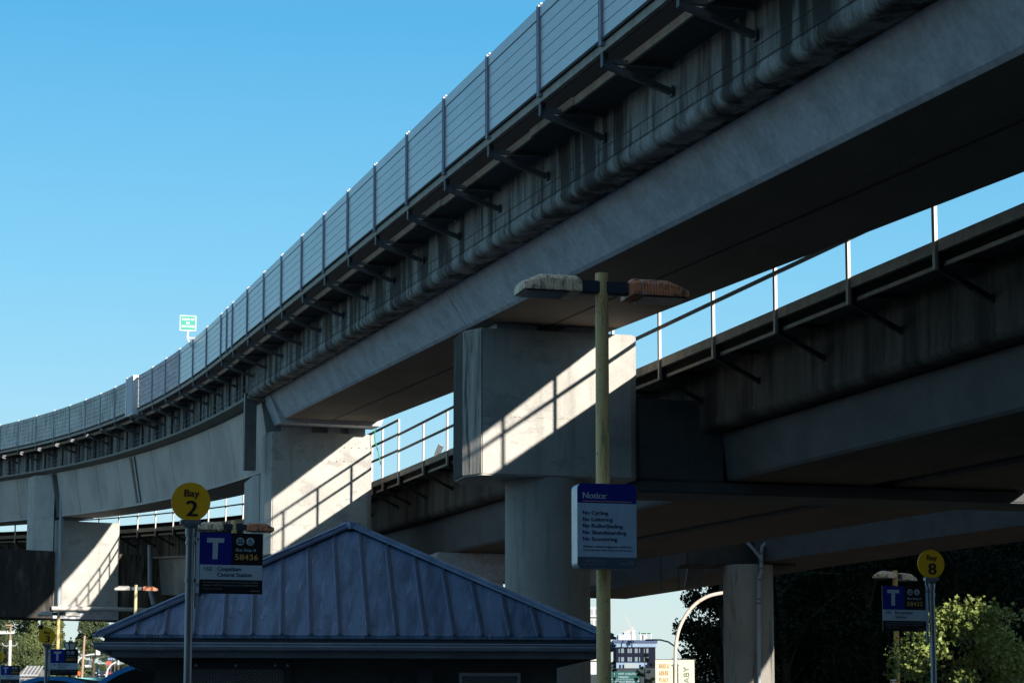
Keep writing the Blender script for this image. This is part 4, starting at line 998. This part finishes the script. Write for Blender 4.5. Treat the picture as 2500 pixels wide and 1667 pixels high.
# small lit shrub near the distant building
tree(tpos(1574, 150), 5.7, 1.2, 'small yellow green tree in front of the dark distant block', 'leaf_yellow', 1500, .06, clumps=26, trunk_h=.3)
tree(tpos(1561, 140), 4.6, 1.3, 'low dark green tree above the green road sign', 'leaf_mid', 1500, .06, clumps=26, trunk_h=.3)
tree(tpos(1498, 160), 5.2, .8, 'narrow dark tree just right of the near lamp post foot', 'leaf_mid', 1200, .06, clumps=20, trunk_h=.1)
# left background trees (lit)
LT = [(-15, 235, 12.5, 7, 'leaf_mid', 'broad', 'shaded green tree at the left picture edge behind the utility pole', .05),
      (45, 250, 14.5, 8.5, 'leaf_light', 'broad', 'large sunlit tree behind the utility pole', .05),
      (108, 245, 14.0, 3.8, 'leaf_light', 'broad', 'tall sunlit tree directly behind the Bay 3 disc', .1),
      (150, 280, 7.8, 4.2, 'leaf_mid', 'cone', 'dark conifer right of the Bay 3 disc, behind the lamp pole', .1),
      (172, 320, 7.6, 3.2, 'leaf_mid', 'cone', 'small pointed conifer in the bright sky gap', .1),
      (226, 300, 10.6, 5.0, 'leaf_mid', 'broad', 'round sunlit tree behind the leaning wood pole', .48),
      (196, 330, 8, 3.4, 'leaf_light', 'cone', 'feathery tree left of the leaning wood pole', .2),
      (287, 360, 11.5, 3.2, 'leaf_mid', 'cone', 'narrow conifer above the tip of the blue roof', .3),
      (305, 420, 10.5, 6, 'leaf_dark', 'cone', 'dark far conifer above the tip of the blue roof', .2),
      (262, 600, 9, 8, 'leaf_mid', 'broad', 'far tree at the head of the hill road, left one', .3),
      (320, 610, 9, 12, 'leaf_mid', 'broad', 'far tree at the head of the hill road, right one', .3),
      (27, 205, 6.6, 1.9, 'leaf_yellow', 'cone', 'slim yellow green conifer beside the utility pole foot', .05),
      (85, 215, 5.0, 5.0, 'leaf_light', 'broad', 'low leafy tree over the striped roof house', .05),
      (68, 225, 7.5, 5.0, 'leaf_light', 'broad', 'bushy sunlit tree between the house and the tall trees', .05),
      (10, 215, 7.5, 5.0, 'leaf_mid', 'broad', 'bushy tree left of the utility pole', .05)]
for px_, Y_, H_, W_, mt, kd, lab, th_ in LT:
    tree(tpos(px_, Y_), H_, W_, lab, mt, 11000 if H_ > 10 else 4500, .012*H_+.05, kind=kd, clumps=90 if H_ > 10 else 40, trunk_h=th_, group='trees beyond the bus loop')

# ------------------------------------------------------------------ left background street things
def gpt(px, Y): p_ = at(px, 1600, Y); return Vector((p_.x, Y, gz(Y)))
Yu = 200; u0 = gpt(24, Yu)
UP = thing('utility_pole', u0, 'white utility pole with cross arms and insulators in front of the left trees', 'pole')
tz = at(24, 1523, Yu).z
MB().tube([u0, (u0.x, u0.y, tz)], [.13, .10], 10).build('pole', M['wood_pole'], UP, smooth=True)
MB().tube([u0, (u0.x, u0.y, at(24, 1562, Yu).z)], [.15, .14], 10).build('sleeve', M['bldg_white'], UP, smooth=True)
MB().bar(at(14, 1525, Yu-.2), at(33, 1526, Yu-.2), .1, .12).build('cross_arm', M['wood_pole'], UP)
ca = MB().bar(at(-2, 1545, Yu-.2), at(35, 1544.5, Yu-.2), .1, .14).build('cross_arm', M['bldg_white'], UP)
for x_ in (2, 7, 12, 18, 29, 34): MB().tube([at(x_, 1544, Yu-.2), at(x_, 1539, Yu-.2)], .07, 8).build('insulator', M['bldg_white'], ca)
for sg in (-1, 1):
    cxp = 24+sg*9; cen = at(cxp, 1568, Yu)
    MB().tube([cen+Vector((.34*math.cos(R(a_)), 0, .30*math.sin(R(a_)))) for a_ in range(180, 361, 15)], .03, 6).build('cable_loop', M['bldg_white'], UP)
Yw = 250; w0 = gpt(199, Yw)
WP = thing('utility_pole', w0, 'bare leaning brown wood pole beside the traffic signal arm', 'pole')
MB().tube([w0, at(206.6, 1551, Yw)], [.17, .12], 10).build('pole', M['wood_pole'], WP, smooth=True)
# traffic signals on curved arms
def signal(pts, Y, r, label, boxpx):
    P2_ = [at(a_, b_, Y) for a_, b_ in pts]; b0 = Vector((P2_[0].x, Y, gz(Y)))
    t = thing('traffic_signal', b0, label, 'traffic signal')
    MB().tube([b0]+P2_, r, 8).build('mast_arm', M['bldg_white'], t, smooth=True)
    if boxpx:
        a_, b_ = at(boxpx[0], boxpx[1], Y-.3), at(boxpx[2], boxpx[3], Y-.3)
        MB().box(((a_.x+b_.x)/2, Y-.3, (a_.z+b_.z)/2), (abs(b_.x-a_.x), .25, abs(a_.z-b_.z)), 0).build('signal_head', M['white'], t, bevel=.03)
    return t
signal([(185.5, 1640), (187, 1622), (192, 1610), (203, 1600.5), (220, 1597), (236, 1596)], 270, .11, 'curved white signal arm holding a white signal head over the hill road', (234.5, 1583, 244.5, 1598))
signal([(259, 1650), (263, 1633), (272, 1621), (286, 1614)], 240, .10, 'second curved pale arm rising right of the parked dark car', (288, 1604, 291, 1622))
# wires
for yy, nm in ((1593, 'upper'), (1600, 'lower')):
    o = MB().tube([at(186, yy, 262), at(225, yy+.8, 262), at(262, yy-1.5, 262)], .035, 5).build('overhead_wire', M['dark_metal']); tag(o, 'thin '+nm+' overhead wire crossing behind the wood pole', 'wire')
# blue pole
o = MB().tube([gpt(238, 170), at(238.5, 1621, 170)], .05, 8).build('blue_pole', M['blue_pole'], smooth=True); tag(o, 'slim blue pole left of the nearer shelter roof', 'pole')
# cars
def car(px, pyb, Y, mat, label, van=False, wpx=None, rz=0, name='parked_car', cat='car'):
    p_ = at(px, pyb, Y); t = thing(name, (p_.x, Y, p_.z), label, cat, 'vehicles on the hill road', rz=rz)
    W2 = .9; Hh = 1.45 if not van else 2.1; L_ = 4.3
    lo = [(-W2, 0, .3), (W2, 0, .3), (W2, 0, .85), (-W2, 0, .85)]
    m = MB()
    m.loft([[(x_*.92, y_, z_) for x_, _, z_ in [(-W2, 0, .32), (W2, 0, .32), (W2, 0, .72 if y_ in (0,) else .92), (-W2, 0, .72 if y_ in (0,) else .92)]] if y_ in (0, L_) else [(x_, y_, z_) for x_, _, z_ in [(-W2, 0, .28), (W2, 0, .28), (W2, 0, .92), (-W2, 0, .92)]] for y_ in (0, .35, 1.3, 3.6, L_)])
    body = m.build('body', M[mat], t, bevel=.05, smooth=True)
    c = MB(); ca_ = [(0.95, .92, W2-.05), (1.75, Hh, W2-.22), (3.1, Hh, W2-.22), (3.9, .92, W2-.05)] if not van else [(.4, .92, W2-.05), (.9, Hh, W2-.12), (4.1, Hh, W2-.12), (4.25, .92, W2-.05)]
    c.loft([[(-w_, y_, z_), (w_, y_, z_)] for y_, z_, w_ in ca_], closed=False, cap=False)
    for sgn in (-1, 1): c.poly([(sgn*w_, y_, z_) for y_, z_, w_ in ca_])
    c.build('cabin', M['glass_dark'], t)
    tp = MB(); rect(tp, -ca_[1][2]+.02, ca_[1][2]-.02, Hh, Hh+.03, ca_[1][0], ca_[2][0]); tp.build('roof', M[mat], t)
    for sx in (-1, 1):
        for y_ in (.8, 3.4): MB().tube([(sx*(W2-.2), y_, .32), (sx*(W2+.01), y_, .32)], .32, 16).build('wheel', M['tyre'], t)
        MB().box((sx*.62, .0, .62), (.32, .08, .16)).build('headlight', M['headlight'], t)
    return t
car(228, 1648, 500, 'car_dark', 'dark car coming down the hill road, its headlight catching the sun')
car(249, 1653, 470, 'car_dark', 'second dark car lower on the hill road, right of the first')
car(194, 1633, 520, 'car_dark', 'dark vehicle under the curved white signal arm', van=True)
car(207, 1631, 520, 'car_white', 'white van beside the wood pole', van=True, name='van', cat='van')
car(268, 1649, 420, 'car_red', 'small red vehicle between the curved arm and the shelter roof')
# teal bus roof
bp = at(228, 1662, 150)
bt = thing('bus', (bp.x, 150, gz(150)), 'pale teal vehicle roof in the dip before the hill road', 'bus', rz=R(8))
rect(MB(), -1.25, 1.25, .4, bp.z-gz(150)+.25, 0, 8).build('body', M['car_teal'], bt, bevel=.12)
rect(MB(), -1.1, 1.1, 1.2, 2.0, -.03, .0).build('windscreen', M['glass_dark'], bt)
for sx in (-1, 1):
    for y_ in (1.4, 6): MB().tube([(sx*.95, y_, .45), (sx*1.27, y_, .45)], .45, 16).build('wheel', M['tyre'], bt)
# signs
def board(x0, y0, x1, y1, Y, mat, name, label, cat='sign', legs=True, stripes=None):
    a_, b_ = at(x0, y0, Y), at(x1, y1, Y); t = thing(name, ((a_.x+b_.x)/2, Y, gz(Y)), label, cat, rz=0)
    hx = abs(b_.x-a_.x)/2; z0, z1 = b_.z-gz(Y), a_.z-gz(Y)
    bd = rect(MB(), -hx, hx, z0, z1, -.06, .06).build('board', M[mat], t)
    if stripes:
        for i in range(stripes): rect(MB(), -hx*.9+i*hx*1.8/stripes, -hx*.9+(i+.7)*hx*1.8/stripes, z0+(z1-z0)*.2, z1-(z1-z0)*.2, -.09, -.062).build('face_panel', M['bldg_blue'], bd)
    if legs:
        for sx in (-.8, .8): rect(MB(), sx*hx-.05, sx*hx+.05, 0, z0, -.05, .05).build('leg', M['bracket'], t)
    return t
o_s = board(184, 1638, 196, 1648, 260, 'orange_sign', 'street_sign', 'small orange sign board at the roadside below the signal arm')
board(263, 1604, 283, 1611, 330, 'bldg_navy', 'billboard', 'dark billboard with three pale squares beside the hill road', 'billboard', stripes=3)
board(260, 1613, 272, 1624, 325, 'red_sign', 'billboard', 'dull red board below the dark billboard', 'billboard')
# lantern (dark inverted cone) above Bay 3 panel
lt = gpt(171, 60); lz = at(171, 1568, 60).z
LN = thing('lantern_lamp', (lt.x, lt.y, 0), 'dark flared lantern with white glass poking above the Bay 3 panel', 'lamp', rz=0)
MB().tube([(0, 0, 0), (0, 0, lz-.32)], .05, 10).build('pole', M['dark_metal'], LN)
MB().tube([(0, 0, lz-.02), (0, 0, lz+.02)], [.20, .19], 4).build('cap', M['dark_metal'], LN)
MB().tube([(0, 0, lz-.30), (0, 0, lz-.02)], [.05, .17], 4).build('glass', M['white'], LN)
for a_ in (0, 90, 180, 270):
    MB().bar((.05*math.cos(R(a_+0)), .05*math.sin(R(a_)), lz-.32), (.19*math.cos(R(a_)), .19*math.sin(R(a_)), lz), .03, .03).build('frame_bar', M['dark_metal'], LN)
# house with striped roof
h0 = gpt(70, 190)
HS = thing('house', h0, 'pale low house with a striped roof at the lower left', 'house', rz=R(4))
hw = .5*abs(at(94, 1640, 190).x-at(46, 1640, 190).x); ht = at(70, 1640, 190).z-gz(190); hr = at(70, 1633, 190).z-gz(190)+.4
rect(MB(), -hw, hw, 0, ht-.2, 0, 6).build('wall', M['bldg_white'], HS)
rm = MB(); rm.v = [(-hw-.2, -.3, ht-.4), (hw+.2, -.3, ht-.4), (hw-.3, 3, hr), (-hw+.3, 3, hr), (-hw-.2, 6.3, ht-.4), (hw+.2, 6.3, ht-.4)]; rm.f = [(0, 1, 2, 3), (3, 2, 5, 4), (0, 3, 4), (1, 5, 2), (0, 4, 5, 1)]
rfo = rm.build('roof', M['house_roof'], HS)
for i in range(5):
    x_ = -hw+.25+i*.33; MB().bar((x_, -.3, ht-.38), (x_+.15, 2.8, hr-.02), .12, .04).build('roof_stripe', M['bldg_white'], rfo)
for x_ in (-.5, .1, .6): rect(MB(), x_-.15, x_+.15, ht-1.2, ht-.6, -.03, -.005).build('window', M['win_far'], HS)
hg = MB()
def hedge(px0, px1, Y, h, label):
    a_, b_ = gpt(px0, Y), gpt(px1, Y); m = MB()
    for i in range(2500):
        c_ = Vector((random.uniform(a_.x, b_.x), Y+random.uniform(-.8, .8), gz(Y)+random.uniform(0, h)*random.uniform(.8, 1.05))); leaf_mesh(m, c_, .22)
    me = bpy.data.meshes.new('hedge'); me.from_pydata(m.v, [], m.f); me.materials.append(M['leaf_mid']); o = bpy.data.objects.new('hedge', me); COL.objects.link(o); tag(o, label, 'hedge')
hedge(209, 239, 560, 2.4, 'clipped dark hedge along the top of the hill road')
hedge(240, 261, 530, 2.3, 'rounded dark hedge right of the blue pole')

# ------------------------------------------------------------------ right background buildings
def px_building(x0, x1, ytop, Y, depth, name, label, mat):
    a_, b_ = at(x0, ytop, Y), at(x1, ytop, Y); g0 = gz(Y)
    t = thing(name, ((a_.x+b_.x)/2, Y, g0), label, 'building', rz=0)
    hx = (b_.x-a_.x)/2; H_ = a_.z-g0
    rect(MB(), -hx, hx, -1, H_, 0, depth).build('wall', M[mat], t); return t, hx, H_, Y/5315
Yb = 700
bt_, hx, H_, k2 = px_building(1504, 1600, 1579, Yb, 20, 'apartment_building', 'apartment block, walls coloured dark as in shade, with a pale blue upper band, seen under the guideway', 'brick_dark')
cxp = (1504+1600)/2
def bx(px_): return (px_-cxp)*k2
def bz(py_): return at(cxp, py_, Yb).z-gz(Yb)
rect(MB(), -hx-.6, hx+.3, bz(1579), bz(1569), -1.2, 20).build('upper_band', M['bldg_blue'], bt_)
rect(MB(), -hx-1.0, hx+.6, bz(1569), bz(1562), -1.8, 20).build('parapet', M['bldg_navy'], bt_)
rect(MB(), -hx, hx*.55, bz(1667), bz(1617), -1.5, -.05).build('lower_wall', M['bldg_blue'], bt_)
for yr in (1582, 1603):
    for x0_, x1_ in ((1510, 1512.5), (1516, 1523), (1532, 1537), (1538.5, 1542.5), (1549.5, 1556.5), (1560, 1562.5), (1572, 1574), (1578, 1583)):
        wo = rect(MB(), bx(x0_), bx(x1_), bz(yr+11), bz(yr), -.15, -.02).build('window', M['win_far'], bt_)
for x0_ in (1511, 1519, 1560, 1575):
    rect(MB(), bx(x0_), bx(x0_+4), bz(1634), bz(1622), -1.65, -1.52).build('window', M['brick_dark'], bt_)
rect(MB(), bx(1523), bx(1556), bz(1640), bz(1619), -1.7, -1.55).build('balcony_recess', M['win_bal'], bt_)
# white tower behind the near lamp pole
tt, hx, H_, k3 = px_building(1436, 1476, 1482, 520, 12, 'tower_block', 'white apartment tower glimpsed between the round column and the near lamp post', 'bldg_white')
for i in range(14):
    z_ = H_-2.2-i*2.6
    if z_ < 1: break
    bo = rect(MB(), -hx-.2, hx+.2, z_-.15, z_, -1.2, -.02).build('balcony', M['bldg_white'], tt)
    for j in range(3): rect(MB(), -hx+.4+j*1.3, -hx+1.2+j*1.3, z_+.3, z_+1.8, -.12, -.02).build('window', M['win_bal'], tt)
# far pale towers + crane
for (x0_, x1_, yt, Y_, lab) in ((1510, 1543, 1548, 1500, 'pale far tower with window grid under the crane'), (1544, 1552, 1537, 1520, 'slim pale far tower beside the crane mast'), (1524, 1546, 1539, 1560, 'far tower under construction behind the pale one')):
    tt, hx, H_, k4 = px_building(x0_, x1_, yt, Y_, 25, 'tower_block', lab, 'bldg_far')
    for r_ in range(4):
        for c_ in range(max(2, int((x1_-x0_)/4))):
            rect(MB(), -hx+.8+c_*4*k4, -hx+.8+c_*4*k4+2.2*k4, H_-(r_+1)*4*k4+.3, H_-(r_+1)*4*k4+2.3*k4, -.2, -.02).build('window', M['win_far'], tt)
Yk = 1500
CRN = thing('tower_crane', (at(1543, 1560, Yk).x, Yk, gz(Yk)), 'thin pale red tower crane with raised jib over the far towers', 'crane')
MB().bar(Vector((at(1543, 1560, Yk).x, Yk, gz(Yk))), at(1543, 1530, Yk), .9, .9).build('mast', M['crane_red'], CRN)
MB().bar(at(1541, 1532, Yk), at(1527, 1502, Yk), .45, .45).build('jib', M['crane_red'], CRN)
MB().bar(at(1543, 1533, Yk), at(1549, 1531, Yk), .6, .6).build('counter_jib', M['crane_red'], CRN)
MB().bar(at(1520, 1542, Yk), at(1546, 1535, Yk), .7, .7).build('counter_jib', M['crane_red'], CRN)
# rooftop pergola at the tree edge
pg = thing('rooftop_pergola', (at(1576, 1562, 690).x, 690, at(1576, 1562, 690).z), 'pale green roof canopy on posts above the dark block, by the tree edge', 'canopy', rz=0)
k5 = 690/5315
rect(MB(), -14*k5, 16*k5, 18*k5, 20.5*k5, 0, 6).build('canopy', M['rooftop_green'], pg)
for x_ in (-12, 3, 14): rect(MB(), x_*k5-.12, x_*k5+.12, 0, 18*k5, .2, .5).build('post', M['bldg_white'], pg)
rect(MB(), -9*k5, 1*k5, 2*k5, 13*k5, 2, 2.2).build('screen', M['bldg_white'], pg)
# green highway sign
Yh = 260
a_, b_ = at(1466, 1638, Yh), at(1563, 1672, Yh); 
HS2 = thing('highway_sign', ((a_.x+b_.x)/2, Yh, gz(Yh)), 'green road sign reading PORT COQUITLAM, MISSION and PATTULLO BRIDGE', 'road sign', rz=0)
hw2 = (b_.x-a_.x)/2; z1_, z0_ = a_.z-gz(Yh), b_.z-gz(Yh); k6 = Yh/5315
pb = rect(MB(), -hw2, hw2, z0_, z1_, -.05, .05).build('panel', M['hw_green'], HS2)
def hx_(px_): return (px_-1514.5)*k6
def hz(py_): return z1_-(py_-1638)*k6
lettering(pb, 'PORT COQUITLAM', hx_(1510), hz(1646), 4.6*k6, M['text_pale'], 49*k6, y=-.07)
lettering(pb, 'MISSION', hx_(1510), hz(1654), 4.6*k6, M['text_pale'], 24*k6, y=-.07)
lettering(pb, 'PATTULLO BRIDGE', hx_(1496), hz(1665), 4.6*k6, M['text_pale'], 53*k6, y=-.07)
ar = MB(); ar.bar((hx_(1499), -.07, hz(1655)), (hx_(1499), -.07, hz(1643)), .02, 1.2*k6, (1, 0, 0)); ar.poly([(hx_(1497), -.07, hz(1644.5)), (hx_(1501), -.07, hz(1644.5)), (hx_(1499), -.07, hz(1640.5))]); ar.build('arrow', M['text_pale'], pb)
ar = MB(); ar.bar((hx_(1554), -.07, hz(1661.5)), (hx_(1559), -.07, hz(1661.5)), .02, 1.2*k6, (0, 0, 1)); ar.poly([(hx_(1558), -.07, hz(1659.3)), (hx_(1558), -.07, hz(1663.7)), (hx_(1561), -.07, hz(1661.5))]); ar.build('arrow', M['text_pale'], pb)
rect(MB(), -hw2+.05, hw2-.05, hz(1657.2), hz(1656.6), -.075, -.055).build('divider', M['text_pale'], pb)
for x_ in (-hw2+.3, hw2-.3): rect(MB(), x_-.08, x_+.08, 0, z0_, -.04, .04).build('leg', M['bracket'], HS2)
# thin far street lamp
Yl = 120
fl_ = thing('street_lamp', (at(1672, 1640, Yl).x, Yl, gz(Yl)), 'thin grey street lamp whose long arm curves in from behind the banners', 'street lamp')
MB().tube([Vector((at(1672, 1640, Yl).x, Yl, gz(Yl))), at(1671, 1618, Yl), at(1664, 1598, Yl), at(1652, 1580, Yl), at(1632, 1566, Yl), at(1612, 1561, Yl), at(1590, 1561, Yl)], .045, 8).build('pole', M['galv'], fl_, smooth=True)
MB().box(tuple(at(1586, 1561.5, Yl)), (.5, .2, .09)).build('lamp_head', M['galv'], fl_, bevel=.02)
# unseen block added outside the frame to the right to shade the trees
SB = thing('tree_shade_block', (62, 74, 0), 'plain grey block added beyond the right picture edge to shade the trees', 'building', rz=R(34))
rect(MB(), -33, 20, 0, 36, -8, 8).build('wall', M['shade_block_wall'], SB)
for fl_r in range(9):
    for c_ in range(12): rect(MB(), -31.5+c_*4.1, -29+c_*4.1, 2+fl_r*3.8, 4+fl_r*3.8, -8.05, -8.005).build('window', M['glass_dark'], SB)
ST = thing('rear_shade_block', (0, -30, 0), 'dark stepped block added behind the viewer to cut sun and sky, both guideways run into it', 'building', rz=0)  # unseen, its stepped heights set to block sun and sky
for x0, x1, h_ in ((-48, 26, 27), (26.02, 41.5, 20.5), (41.52, 90, 15)):
    rect(MB(), x0, x1, 0, h_, -12, 9).build('wall', M['shade_block_wall'], ST)
for i in range(28):
    for z_ in (3, 8, 13): rect(MB(), -46+i*3, -44+i*3, z_, z_+3, 9.005, 9.05).build('window', M['glass_dark'], ST)
